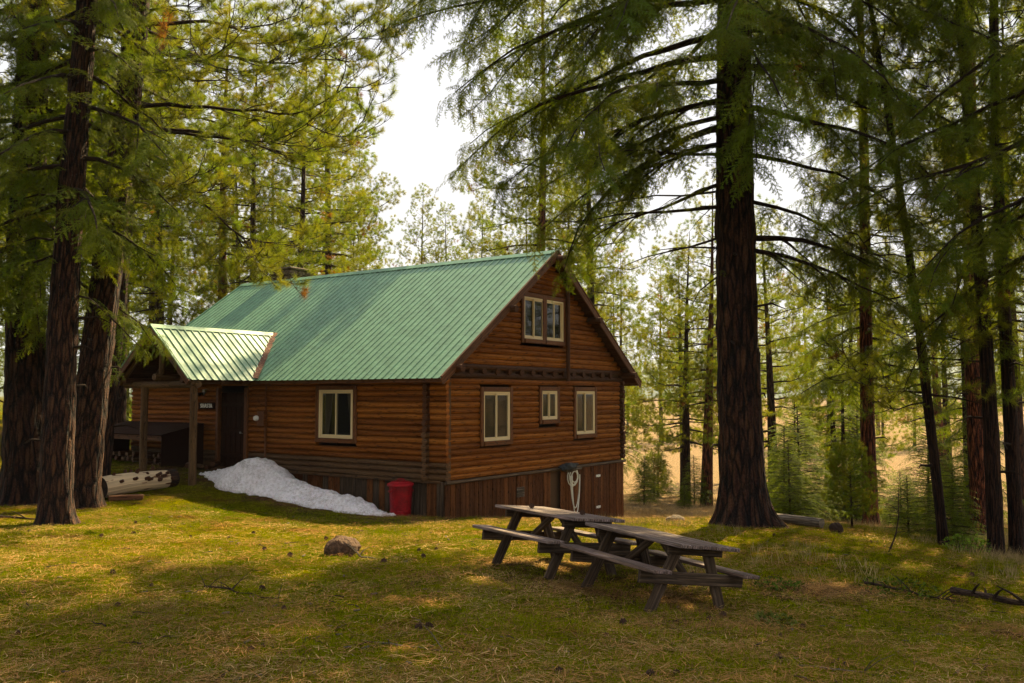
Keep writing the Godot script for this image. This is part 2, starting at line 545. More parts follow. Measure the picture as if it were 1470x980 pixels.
# ------------------------------------------------------------------ ground sheet
func tone_at(x: float, z: float) -> Color:
	var moss := Color(0.185, 0.185, 0.0015)
	var moss2 := Color(0.105, 0.145, 0.0015)
	var litter := Color(0.150, 0.075, 0.022)
	var dirt := Color(0.070, 0.042, 0.028)
	var dry := Color(0.30, 0.215, 0.095)
	var meadow := Color(0.43, 0.335, 0.215)
	var a := nz.get_noise_2d(x * 1.7, z * 2.4)
	var b := nz2.get_noise_2d(x, z)
	var d := nz2.get_noise_2d(x * 4.0 + 90.0, z * 5.0)
	var c := moss.lerp(moss2, smoothstep(-0.2, 0.35, b))
	var li := smoothstep(0.20, 0.38, a + 0.45 * d)
	if z < 11.0:
		li = maxf(li, smoothstep(11.0, 6.5, z + 2.0 * b) * smoothstep(0.0, 0.32, a + 0.5 * d))
	c = c.lerp(litter, li * 0.7)
	# bare strip in front of the cabin, under the tables, under the porch
	var hx := x + 1.61
	var hz := z - 21.82
	var u := hx * 0.5696 + hz * 0.8219
	var v := -hx * 0.8219 + hz * 0.5696
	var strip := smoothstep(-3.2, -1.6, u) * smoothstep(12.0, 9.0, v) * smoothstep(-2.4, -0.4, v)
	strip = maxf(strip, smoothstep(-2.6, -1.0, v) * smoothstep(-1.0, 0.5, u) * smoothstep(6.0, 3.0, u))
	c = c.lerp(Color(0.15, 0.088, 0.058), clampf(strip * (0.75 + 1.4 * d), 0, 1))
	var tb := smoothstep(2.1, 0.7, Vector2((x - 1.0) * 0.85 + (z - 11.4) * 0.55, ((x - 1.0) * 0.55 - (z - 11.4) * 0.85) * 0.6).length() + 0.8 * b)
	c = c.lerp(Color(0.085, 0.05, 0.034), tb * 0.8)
	var e1 := smoothstep(1.0, 0.5, Vector2((x - 4.3) / 1.5, (z - 11.6) / 0.75).length() + 0.9 * d)
	e1 = maxf(e1, smoothstep(1.0, 0.6, Vector2((x - 2.2) / 0.8, (z - 9.2) / 0.22).length() + 0.9 * d))
	e1 = maxf(e1, smoothstep(1.0, 0.6, Vector2((x - 5.6) / 0.8, (z - 9.5) / 0.25).length() + 0.9 * d))
	c = c.lerp(dirt, e1)
	# dry grass to the right and beyond
	var dr := 0.6 * smoothstep(6.5, 10.0, x + 2.0 * b) * smoothstep(10.0, 15.0, z)
	dr = maxf(dr, smoothstep(24.0, 30.0, z - 0.2 * x + 4.0 * b) * smoothstep(0.0, 4.0, x))
	c = c.lerp(dry, dr * 0.8)
	c = c.lerp(meadow, smoothstep(30.0, 40.0, z + 5.0 * b) * smoothstep(-6.0, 2.0, x))
	return c

func axis(lo: float, hi: float, st: float, far: float) -> PackedFloat32Array:
	var a := PackedFloat32Array()
	var p := lo
	var s := st
	var left := []
	while p > -far:
		s *= 1.22
		p -= s
		left.append(p)
	left.reverse()
	for q in left:
		a.append(q)
	p = lo
	while p < hi:
		a.append(p)
		p += st
	s = st
	while p < far:
		a.append(p)
		s *= 1.22
		p += s
	a.append(p)
	return a

func ground_sheet() -> void:
	var xs := axis(-15.0, 14.0, 0.2, 3200.0)
	var zs := axis(4.5, 27.0, 0.2, 3200.0)
	var m := MB.new()
	for z in zs:
		for x in xs:
			var near := smoothstep(60.0, 25.0, absf(z - 15.0)) * smoothstep(50.0, 20.0, absf(x))
			var h := gh(x, z) + near * (0.035 * nz.get_noise_2d(x * 3.0, z * 3.0) + 0.03 * nz2.get_noise_2d(x * 9.0, z * 9.0))
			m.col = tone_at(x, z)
			m.vert(Vector3(x, h, -z), Vector3.UP, Vector2(x, z))
	var nx := xs.size()
	for a in zs.size() - 1:
		for b in nx - 1:
			var k := a * nx + b
			m.i.append_array(PackedInt32Array([k, k + nx, k + 1, k + 1, k + nx, k + nx + 1]))
	m.smooth()
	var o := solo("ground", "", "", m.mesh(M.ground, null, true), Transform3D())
	o.set_meta("kind", "structure")

# ------------------------------------------------------------------ cabin
const CW := 9.16      # width of the gable end
const CL := 13.0      # length of the cabin
const HE := 2.5       # eave
const HR := 6.17      # ridge
const OE := 0.59      # eave overhang
const OR := 0.36      # gable overhang
const COURSE := 0.147
var SL := (HR - HE) / (CW * 0.5 + OE)

func log_mesh(a: Vector3, b: Vector3, r: float, m: Material, sd: int, sides := 10) -> ArrayMesh:
	var q := RandomNumberGenerator.new()
	q.seed = sd
	var mb := MB.new()
	var pts := []
	var rad := []
	var n := maxi(2, int((b - a).length() / 1.2) + 1)
	for k in n + 1:
		var t := float(k) / n
		pts.append(a.lerp(b, t) + Vector3(q.randf_range(-1, 1), q.randf_range(-1, 1), q.randf_range(-1, 1)) * 0.006)
		rad.append(r * q.randf_range(0.94, 1.05))
	mb.tube(pts, rad, sides, true, q.randf() * 9.0)
	return mb.mesh(m)

func face(mb: MB, a: Vector3, b: Vector3, c: Vector3, d: Vector3, nn: Vector3) -> void:
	var uv := func(p: Vector3) -> Vector2: return Vector2(p.x + p.y * 0.5, p.z)
	if (b - a).cross(d - a).dot(nn) < 0:
		mb.quad(a, d, c, b, uv.call(a), uv.call(d), uv.call(c), uv.call(b))
	else:
		mb.quad(a, b, c, d, uv.call(a), uv.call(b), uv.call(c), uv.call(d))

func rib_panel(o: Vector3, A: Vector3, D: Vector3, N: Vector3, a0: float, a1: float, length: Callable, m: Material) -> ArrayMesh:
	var mb := MB.new()
	var prof := [[a0, 0.0]]
	var a := a0 + 0.05
	while a < a1 - 0.03:
		prof.append_array([[a - 0.026, 0.0], [a - 0.012, 0.026], [a + 0.012, 0.026], [a + 0.026, 0.0]])
		a += 0.2275
	prof.append([a1, 0.0])
	for k in prof.size() - 1:
		var p: Array = prof[k]
		var q: Array = prof[k + 1]
		var p0: Vector3 = o + A * p[0] + N * p[1]
		var q0: Vector3 = o + A * q[0] + N * q[1]
		face(mb, p0, q0, q0 + D * length.call(q[0]), p0 + D * length.call(p[0]), N)
	return mb.mesh(m)

func window_at(parent: Node3D, x: Transform3D, w: float, h: float, sashes: Array, curtain := 0) -> void:
	# x: lower left corner of the frame on the wall, z outwards
	var win := part("window", parent, null, x)
	var tr := 0.12
	for s in [[Vector3(-tr * 0.5, h * 0.5, 0.03), Vector3(h + tr * 2, tr, 0.07), true], [Vector3(w + tr * 0.5, h * 0.5, 0.03), Vector3(h + tr * 2, tr, 0.07), true], [Vector3(w * 0.5, h + tr * 0.5, 0.027), Vector3(w - 0.004, tr, 0.066), false], [Vector3(w * 0.5, -tr * 0.5, 0.04), Vector3(w - 0.004, tr, 0.10), false]]:
		var mb := MB.new()
		var bx := Transform3D(Basis(Vector3.UP, Vector3.LEFT, Vector3.BACK), s[0]) if s[2] else Transform3D(Basis(), s[0])
		mb.box(bx, s[1], 0.012, rng.randf() * 5)
		part("trim_board", win, mb.mesh(M.trim))
	var fr := MB.new()
	var ft := 0.055
	for s in [[Vector3(ft * 0.5, h * 0.5, 0.0), Vector3(ft, h, 0.09)], [Vector3(w - ft * 0.5, h * 0.5, 0.0), Vector3(ft, h, 0.09)], [Vector3(w * 0.5, h - ft * 0.5, 0.001), Vector3(w - 2 * ft, ft, 0.088)], [Vector3(w * 0.5, ft * 0.5, 0.001), Vector3(w - 2 * ft, ft, 0.088)]]:
		fr.box(Transform3D(Basis(), s[0]), s[1], 0.008)
	part("frame", win, fr.mesh(M.vinyl))
	for k in sashes.size():
		var x0: float = sashes[k][0] * (w - 2 * ft) + ft
		var x1: float = sashes[k][1] * (w - 2 * ft) + ft
		var zz: float = sashes[k][2]
		var sm := MB.new()
		var sw := 0.04
		for s in [[Vector3(x0 + sw * 0.5, h * 0.5, zz), Vector3(sw, h - 2 * ft, 0.03)], [Vector3(x1 - sw * 0.5, h * 0.5, zz), Vector3(sw, h - 2 * ft, 0.03)], [Vector3((x0 + x1) * 0.5, h - ft - sw * 0.5, zz), Vector3(x1 - x0 - 2 * sw, sw, 0.028)], [Vector3((x0 + x1) * 0.5, ft + sw * 0.5, zz), Vector3(x1 - x0 - 2 * sw, sw, 0.028)]]:
			sm.box(Transform3D(Basis(), s[0]), s[1], 0.005)
		part("sash", win, sm.mesh(M.vinyl))
		var gm := MB.new()
		gm.box(Transform3D(Basis(), Vector3((x0 + x1) * 0.5, h * 0.5, zz - 0.002)), Vector3(x1 - x0 - 2 * sw, h - 2 * ft - 2 * sw, 0.006), 0.0)
		part("pane", win, gm.mesh(M.glass))
	if curtain > 0:
		for s in [0, 1]:
			if curtain == 2 and s == 0:
				continue
			var cm := MB.new()
			var n := 14
			for k in n + 1:
				var t := float(k) / n
				for r in [0.0, 0.45, 1.0]:
					var width := lerpf(0.26, 0.12, r) if curtain == 1 else lerpf(0.3, 0.27, r)
					var px := (ft + t * width * w) if s == 0 else (w - ft - t * width * w)
					cm.vert(Vector3(px, h - ft - r * (h - 2 * ft), -0.14 + 0.022 * sin(t * 26.0)), Vector3.BACK)
			for k in n:
				for r in 2:
					var q := k * 3 + r
					cm.i.append_array(PackedInt32Array([q, q + 1, q + 3, q + 1, q + 4, q + 3]))
			cm.smooth()
			part("curtain", win, cm.mesh(M.curtain))

func log_wall(parent: Node3D, called: String, ys: Array, holes: Array, span: Callable, to: Callable, pick: Callable) -> void:
	# to(s, y, out) -> point in the cabin's axes; span(y) -> [s0, s1]; holes: [s0, s1, y0, y1]
	var w := part(called, parent)
	var ch := MB.new()
	var idx := 0
	for y in ys:
		var ab: Array = span.call(y)
		var segs := [[ab[0], ab[1]]]
		for h in holes:
			if y + COURSE * 0.3 < h[2] or y - COURSE * 0.3 > h[3]:
				continue
			var nx := []
			for s in segs:
				if h[1] <= s[0] or h[0] >= s[1]:
					nx.append(s)
					continue
				if h[0] - s[0] > 0.05:
					nx.append([s[0], h[0]])
				if s[1] - h[1] > 0.05:
					nx.append([h[1], s[1]])
			segs = nx
		for s in segs:
			idx += 1
			var out := rng.randf_range(-0.008, 0.008)
			part("log", w, log_mesh(to.call(s[0], y, -0.02 + out), to.call(s[1], y, -0.02 + out), 0.0765, pick.call(y, idx), 1000 + idx * 7 + int(y * 100)))
			var p0: Vector3 = to.call(s[0], y, -0.10)
			var p1: Vector3 = to.call(s[1], y, -0.10)
			ch.box(beam(p0, p1), Vector3((p1 - p0).length(), COURSE * 1.02, 0.09), 0.0)
	part("chinking", w, ch.mesh(M.inside))

func cabin() -> Node3D:
	var c := thing("log_cabin", "brown log cabin with a green ribbed metal roof and small gabled porch", "cabin", Vector3(-1.611, 0, -21.82), deg_to_rad(90.0 - 34.723))
	# ---- gable wall: s = u
	var gto := func(s: float, y: float, out: float) -> Vector3: return Vector3(s, y, out)
	var gys := []
	for k in 17:
		gys.append(COURSE * (k + 0.5))
	var gholes := [[1.33, 2.75, 0.78, 2.28], [4.07, 5.13, 1.27, 2.31], [5.95, 7.31, 0.79, 2.31]]
	var pick := func(_y: float, k: int) -> Material: return M["log%d" % ((k * 7 + (k * k) % 5) % 4)]
	log_wall(c, "gable_wall", gys, gholes, func(_y): return [0.06, CW - 0.28], gto, pick)
	var uys := []
	var yy := 2.86 + COURSE * 0.5
	while yy < HR - 0.35:
		uys.append(yy)
		yy += COURSE
	var under := func(y: float) -> float: return (y - HE + 0.14) / SL - OE
	log_wall(c, "upper_gable_wall", uys, [[3.18, 5.42, 3.52, 4.88]], func(y): return [maxf(under.call(y) + 0.02, 0.1), minf(CW - under.call(y) - 0.02, CW - 0.1)], gto, pick)
	# joist ends between the storeys
	var jr := part("joist_row", c)
	part("log", jr, log_mesh(Vector3(0.1, 2.58, -0.05), Vector3(CW - 0.1, 2.58, -0.05), 0.085, M.joist, 5))
	part("log", jr, log_mesh(Vector3(0.1, 2.80, -0.03), Vector3(CW - 0.1, 2.80, -0.03), 0.08, M.darklog, 6))
	var jb := MB.new()
	jb.box(Transform3D(Basis(), Vector3(CW * 0.5, 2.69, -0.12)), Vector3(CW - 0.2, 0.36, 0.06), 0.0)
	part("chinking", jr, jb.mesh(M.inside))
	for k in 15:
		var x := 0.42 + k * 0.559
		part("joist_end", jr, log_mesh(Vector3(x, 2.69, -0.1), Vector3(x, 2.69, 0.06 + rng.randf_range(-0.02, 0.02)), 0.095, M.joist, 40 + k))
	# corner logs: ends of the side walls
	var cn := part("corner_logs", c)
	for k in 17:
		var y := COURSE * (k + 0.5)
		part("log_end", cn, log_mesh(Vector3(CW - 0.14, y + 0.05, -0.2), Vector3(CW - 0.14, y + 0.05, 0.13 + rng.randf_range(-0.03, 0.03)), 0.078, M.darklog, 60 + k))
		part("log_end", cn, log_mesh(Vector3(0.15, y, -0.53), Vector3(-0.17 + rng.randf_range(-0.03, 0.03), y, -0.53), 0.08, M.greylog if k < 8 else M.darklog, 90 + k))
	# ---- side wall with the porch: s = v, facing -x
	var sto := func(s: float, y: float, out: float) -> Vector3: return Vector3(-out, y, -s)
	var sys := []
	for k in 17:
		sys.append(COURSE * (k + 0.5))
	var spick := func(y: float, k: int) -> Material: return M.greylog if y < 0.5 else M["log%d" % ((k * 5 + (k * k) % 7) % 4)]
	log_wall(c, "side_wall", sys, [[2.91, 4.43, 0.82, 2.33], [7.24, 8.58, -1.0, 2.28]], func(_y): return [-0.055, CL], sto, spick)
	# far walls, floor, ceiling
	for a in [["far_wall", Vector3(CW - 0.02, 0.72, -CL * 0.5 - 0.06), Vector3(0.14, 4.2, CL - 0.2)], ["rear_wall", Vector3(CW * 0.5, 0.6, -CL), Vector3(CW - 0.2, 3.9, 0.14)], ["floor", Vector3(CW * 0.5, -0.06, -CL * 0.5 - 0.02), Vector3(CW - 0.34, 0.1, CL - 0.5)], ["ceiling", Vector3(CW * 0.5, 2.62, -CL * 0.5 - 0.02), Vector3(CW - 0.24, 0.06, CL - 0.3)], ["frieze_board", Vector3(0.12, 2.66, -CL * 0.5), Vector3(0.05, 0.40, CL - 0.3)]]:
		var mb := MB.new()
		mb.box(Transform3D(Basis(), a[1]), a[2], 0.0)
		part(a[0], c, mb.mesh(M.inside))
	var rg := MB.new()
	rg.tri(Vector3(CW, 2.5, -CL), Vector3(0, 2.5, -CL), Vector3(CW * 0.5, HR - 0.2, -CL))
	part("rear_gable", c, rg.mesh(M.inside))
	# ---- windows
	var gx := func(u: float, y: float) -> Transform3D: return Transform3D(Basis(), Vector3(u, y, 0.035))
	var two := [[0.0, 0.52, -0.012], [0.48, 1.0, 0.022]]
	window_at(c, gx.call(1.45, 0.90), 1.18, 1.27, two, 0)
	window_at(c, gx.call(4.19, 1.39), 0.82, 0.81, two, 0)
	window_at(c, gx.call(6.07, 0.91), 1.12, 1.29, two, 0)
	window_at(c, gx.call(3.30, 3.63), 1.02, 1.16, two, 0)
	window_at(c, gx.call(4.36, 3.63), 1.00, 1.16, [[0.0, 0.52, 0.022], [0.48, 1.0, -0.012]], 0)
	var sb := Basis(Vector3(0, 0, 1), Vector3.UP, Vector3(-1, 0, 0))
	window_at(c, Transform3D(sb, Vector3(-0.035, 0.94, -4.31)), 1.28, 1.28, two, 1)
	# ---- door
	var dr := part("door", c)
	for k in 5:
		var mb := MB.new()
		mb.box(Transform3D(Basis(Vector3.UP, Vector3(0, 0, 1), Vector3(1, 0, 0)), Vector3(-0.01 + 0.003 * (k % 2), 1.04, -7.44 - k * 0.228)), Vector3(2.22, 0.224, 0.05), 0.01, k)
		part("plank", dr, mb.mesh(M.door))
	for y in [0.35, 1.05, 1.8]:
		var mb := MB.new()
		mb.box(Transform3D(Basis(Vector3(0, 0, 1), Vector3.UP, Vector3(-1, 0, 0)), Vector3(-0.055, y, -7.9)), Vector3(1.05, 0.13, 0.035), 0.008, y)
		part("batten", dr, mb.mesh(M.door))
	var kb := MB.new()
	kb.lathe(Transform3D(Basis(Vector3(0, 0, 1), Vector3(-1, 0, 0), Vector3(0, -1, 0)), Vector3(-0.03, 1.0, -7.5)), [Vector2(0.03, 0), Vector2(0.03, 0.01), Vector2(0.012, 0.015), Vector2(0.012, 0.05), Vector2(0.03, 0.06), Vector2(0.028, 0.085), Vector2(0.0, 0.09)], 12)
	part("handle", dr, kb.mesh(M.metalgrey))
	for v in [7.27, 8.55]:
		var mb := MB.new()
		mb.box(Transform3D(Basis(Vector3.UP, Vector3(0, 0, 1), Vector3(1, 0, 0)), Vector3(-0.07, 1.08, -v)), Vector3(2.42, 0.12, 0.12), 0.012, v)
		part("door_post", dr, mb.mesh(M.trim))
	# ---- skirting of upright planks
	var sk := part("skirting", c)
	var ux := 0.0
	var k2 := 0
	while ux < CW - 0.03:
		var wd := minf(rng.randf_range(0.17, 0.215), CW - ux)
		k2 += 1
		if not (ux > 4.74 and ux < 5.18):
			var wp := c.transform * Vector3(ux + wd * 0.5, 0, 0)
			var bot := gh(wp.x, -wp.z) - 0.12
			var mb := MB.new()
			mb.box(Transform3D(Basis(Vector3.UP, Vector3.LEFT, Vector3.BACK), Vector3(ux + wd * 0.5, (bot - 0.075) * 0.5, 0.0 + rng.randf_range(-0.012, 0.014))), Vector3(-0.075 - bot, wd - 0.012, 0.03), 0.007, rng.randf() * 7)
			part("plank", sk, mb.mesh(M["plank%d" % (rng.randi() % 4)]))
		ux += wd
	var vx := 0.03
	while vx < 7.0:
		var wd := rng.randf_range(0.17, 0.215)
		var wp := c.transform * Vector3(0, 0, -vx)
		var bot := gh(wp.x, -wp.z) - 0.12
		var mb := MB.new()
		mb.box(Transform3D(Basis(Vector3.UP, Vector3(0, 0, 1), Vector3(1, 0, 0)), Vector3((0.04 if vx > 0.4 else -0.02) + rng.randf_range(-0.01, 0.01), (bot - 0.02) * 0.5, -vx - wd * 0.5)), Vector3(-0.02 - bot, wd - 0.01, 0.03), 0.007, rng.randf() * 7)
		part("plank", sk, mb.mesh(M["plank%d" % (rng.randi() % 4)] if rng.randf() < 0.4 else M.tablefoot))
		vx += wd
	var bk := MB.new()
	bk.box(Transform3D(Basis(), Vector3(CW * 0.5, -1.2, -0.09)), Vector3(CW - 0.1, 2.3, 0.05), 0.0)
	bk.box(Transform3D(Basis(), Vector3(0.14, -1.2, -CL * 0.5 - 0.1)), Vector3(0.05, 2.3, CL - 0.4), 0.0)
	part("backing", sk, bk.mesh(M.inside))
	var sl := MB.new()
	sl.box(Transform3D(Basis(Vector3.RIGHT, deg_to_rad(-18)), Vector3(CW * 0.5, -0.045, 0.045)), Vector3(CW + 0.06, 0.075, 0.10), 0.01)
	part("sill_board", c, sl.mesh(M.sill))
	var sl2 := MB.new()
	sl2.box(Transform3D(Basis(Vector3(0, 0, 1), Vector3.UP, Vector3(-1, 0, 0)), Vector3(-0.03, -0.03, -3.6)), Vector3(7.0, 0.07, 0.09), 0.01)
	part("sill_board", c, sl2.mesh(M.greylog))
	var vent := MB.new()
	vent.box(Transform3D(Basis(), Vector3(3.2, -0.53, 0.025)), Vector3(0.36, 0.27, 0.02), 0.004)
	for k in 5:
		vent.box(Transform3D(Basis(Vector3.RIGHT, 0.5), Vector3(3.2, -0.62 + k * 0.046, 0.042)), Vector3(0.30, 0.028, 0.01), 0.002)
	part("vent", c, vent.mesh(M.greywood))
	# ---- access hatch in the skirting
	var ha := part("hatch", c)
	for k in 3:
		var mb := MB.new()
		mb.box(Transform3D(Basis(Vector3.UP, Vector3.LEFT, Vector3.BACK), Vector3(5.31 + k * 0.235, -0.82, 0.055)), Vector3(1.45, 0.23, 0.03), 0.006, k * 2.0)
		part("plank", ha, mb.mesh(M.plank2 if k != 1 else M.plank0))
	for k in 2:
		var hm := MB.new()
		hm.box(Transform3D(Basis(), Vector3(7.43, -0.40 - k * 0.95, 0.045)), Vector3(0.26, 0.07, 0.02), 0.01)
		hm.lathe(Transform3D(Basis(Vector3.RIGHT, 0.0), Vector3(7.43, -0.44 - k * 0.95, 0.06)), [Vector2(0.0, 0), Vector2(0.016, 0.0), Vector2(0.016, 0.08), Vector2(0.0, 0.08)], 8)
		part("hinge", ha, hm.mesh(M.white))
	# ---- pole up the gable
	part("gable_pole", c, log_mesh(Vector3(5.5, 2.48, 0.15), Vector3(5.5, 6.05, 0.15), 0.06, M.darklog, 71))
	roof(c)
	porch(c)
	# ---- meter, lamp, name board
	var mt := part("meter_box", c)
	var m1 := MB.new()
	m1.box(Transform3D(Basis(), Vector3(-0.13, 1.42, -6.53)), Vector3(0.14, 0.42, 0.30), 0.01)
	part("case", mt, m1.mesh(M.trim))
	var m2 := MB.new()
	m2.lathe(Transform3D(Basis(Vector3(0, 0, 1), Vector3(-1, 0, 0), Vector3(0, -1, 0)), Vector3(-0.2, 1.43, -6.66)), [Vector2(0.075, 0), Vector2(0.075, 0.05), Vector2(0.06, 0.09), Vector2(0.0, 0.1)], 16)
	part("dial", mt, m2.mesh(M.white))
	var m3 := MB.new()
	m3.tube([Vector3(-0.10, 1.22, -6.41), Vector3(-0.10, 0.6, -6.41), Vector3(-0.10, 0.0, -6.41)], [0.03, 0.03, 0.03], 8)
	m3.tube([Vector3(-0.10, 1.62, -6.41), Vector3(-0.10, 2.1, -6.41), Vector3(-0.10, 2.45, -6.41)], [0.022, 0.022, 0.022], 8)
	part("conduit", mt, m3.mesh(M.trim))
	var lm := part("flood_lamp", c)
	for s in [-1, 1]:
		var q := MB.new()
		q.lathe(Transform3D(Basis(Vector3(0, 0, 1), Vector3(-0.8, -0.5, 0.2 * s).normalized(), Vector3(0, 0.5, -0.8)).orthonormalized(), Vector3(-0.12, 2.16, -9.2 + 0.09 * s)), [Vector2(0.02, 0), Vector2(0.03, 0.02), Vector2(0.055, 0.10), Vector2(0.05, 0.115), Vector2(0.0, 0.125)], 12)
		part("lamp_head", lm, q.mesh(M.white))
	var lb := MB.new()
	lb.box(Transform3D(Basis(), Vector3(-0.09, 2.2, -9.2)), Vector3(0.06, 0.1, 0.12), 0.01)
	part("base", lm, lb.mesh(M.metalgrey))
	var nb := part("name_board", c)
	var n1 := MB.new()
	n1.box(Transform3D(Basis(Vector3(0, 0, 1), Vector3.UP, Vector3(-1, 0, 0)), Vector3(-0.085, 1.76, -9.08)), Vector3(0.78, 0.2, 0.03), 0.008)
	part("board", nb, n1.mesh(M.door))
	var tm := TextMesh.new()
	tm.text = "SHASTA"
	var sf := SystemFont.new()
	sf.font_names = PackedStringArray(["Droid Sans"])
	sf.font_weight = 700
	tm.font = sf
	tm.font_size = 16
	tm.pixel_size = 0.0098
	tm.depth = 0.012
	tm.material = M.white
	part("lettering", nb, tm, Transform3D(sb, Vector3(-0.108, 1.76, -9.08)))
	return c

func roof(c: Node3D) -> void:
	var rf := part("roof", c)
	var z0 := OR
	var z1 := -CL - 0.36
	var ridge := Vector3(CW * 0.5, HR, 0)
	for sd in [-1.0, 1.0]:
		var D := Vector3(sd * (CW * 0.5 + OE), HE - HR, 0)
		var ln := D.length()
		D = D.normalized()
		var N := Vector3(sd * -D.y * sd, 0, 0)
		N = Vector3(-D.y * sd, absf(D.x), 0).normalized()
		# boards below the metal
		var nb := 24
		for k in nb:
			var mb := MB.new()
			var w := ln / nb
			var mid := ridge + D * (w * (k + 0.5)) - N * 0.034 + Vector3(0, 0, (z0 + z1) * 0.5)
			mb.box(Transform3D(Basis(Vector3(0, 0, 1), D, Vector3(0, 0, 1).cross(D)), mid), Vector3(z0 - z1 - 0.06, w - 0.006, 0.04), 0.004, k)
			part("deck_board", rf, mb.mesh(M.deck))
		var a := 0.0
		while a < z0 - z1 - 0.02:
			var b := minf(a + 0.91, z0 - z1)
			part("roof_panel", rf, rib_panel(ridge + Vector3(0, 0, z0), Vector3(0, 0, -1), D, N, a + 0.001, b, func(_a): return ln + 0.04, M.roof))
			a = b
		# boards along the gable edges
		for z in [z0 - 0.0, z1 + 0.0]:
			var mb := MB.new()
			var p0 := ridge + Vector3(0, -0.11, z)
			var p1 := p0 + D * ln
			mb.box(beam(p0, p1), Vector3(ln, 0.17, 0.04), 0.008)
			part("rake_board", rf, mb.mesh(M.fascia))
			var eg := MB.new()
			var q0 := ridge + N * 0.02 + Vector3(0, 0, z + (0.005 if z > 0 else -0.005))
			eg.box(beam(q0, q0 + D * (ln + 0.03)), Vector3(ln, 0.04, 0.06), 0.006)
			part("edge_trim", rf, eg.mesh(M.fascia if z > 0 else M.ridge))
		var ev := MB.new()
		var pe := ridge + D * (ln - 0.02) - N * 0.095
		ev.box(Transform3D(Basis(Vector3(0, 0, 1), Vector3.UP, Vector3(-1, 0, 0)), pe + Vector3(0, 0, (z0 + z1) * 0.5)), Vector3(z0 - z1 - 0.1, 0.10, 0.03), 0.006)
		part("eave_board", rf, ev.mesh(M.fascia))
		# rafters under the eave
		for k in 22:
			var z := -0.25 - k * 0.6
			var p0 := ridge + D * (ln - 1.0) - N * 0.13 + Vector3(0, 0, z)
			part("rafter", rf, log_mesh(p0, p0 + D * 0.92, 0.06, M.darklog, 300 + k, 8))
		# purlin ends on the gable
		for t in [0.46, 0.9]:
			var pp: Vector3 = ridge + D * (ln * t) - N * 0.17
			part("purlin_end", rf, log_mesh(pp + Vector3(0, 0, -0.1), pp + Vector3(0, 0, OR + 0.16), 0.10, M.darklog, 380 + int(t * 10)))
	part("ridge_beam", rf, log_mesh(Vector3(CW * 0.5, HR - 0.24, -0.1), Vector3(CW * 0.5, HR - 0.24, OR + 0.42), 0.11, M.darklog, 391))
	var rc := MB.new()
	var h := HR + 0.045
	var dd := Vector3(0.17, -0.17 * SL, 0)
	for sd in [-1.0, 1.0]:
		var e := Vector3(CW * 0.5 + dd.x * sd, h + dd.y, 0)
		var t := Vector3(CW * 0.5, h, 0)
		face(rc, t + Vector3(0, 0, z0 + 0.02), t + Vector3(0, 0, z1 - 0.02), e + Vector3(0, 0, z1 - 0.02), e + Vector3(0, 0, z0 + 0.02), Vector3(sd * 0.6, 0.8, 0))
		face(rc, e + Vector3(0, 0, z0 + 0.02), e + Vector3(0, 0, z1 - 0.02), e + Vector3(0, -0.012, z1 - 0.02), e + Vector3(0, -0.012, z0 + 0.02), Vector3(sd, 0, 0))
	part("ridge_cap", rf, rc.mesh(M.ridge))
	# chimney of rough stone
	var ck := MB.new()
	var q := RandomNumberGenerator.new()
	q.seed = 77
	for row in 6:
		for k in 3:
			for s in 4:
				var o := Vector3(-0.36 + k * 0.36 + q.randf_range(-0.03, 0.03), row * 0.2, 0.5)
				var b := Basis(Vector3.UP, s * PI / 2)
				ck.box(Transform3D(b.rotated(Vector3.UP, q.randf_range(-0.05, 0.05)), Vector3(CW * 0.5 + 0.55, HR - 0.72 + row * 0.2, -11.35) + b * Vector3(o.x, 0, 0.42)), Vector3(q.randf_range(0.3, 0.38), q.randf_range(0.17, 0.2), q.randf_range(0.24, 0.32)), 0.03)
	ck.box(Transform3D(Basis(), Vector3(CW * 0.5 + 0.55, HR - 0.1, -11.35)), Vector3(0.7, 1.2, 0.7), 0.02)
	ck.box(Transform3D(Basis(), Vector3(CW * 0.5 + 0.55, HR + 0.43, -11.35)), Vector3(1.2, 0.09, 1.2), 0.03)
	part("chimney", rf, ck.mesh(M.stone))

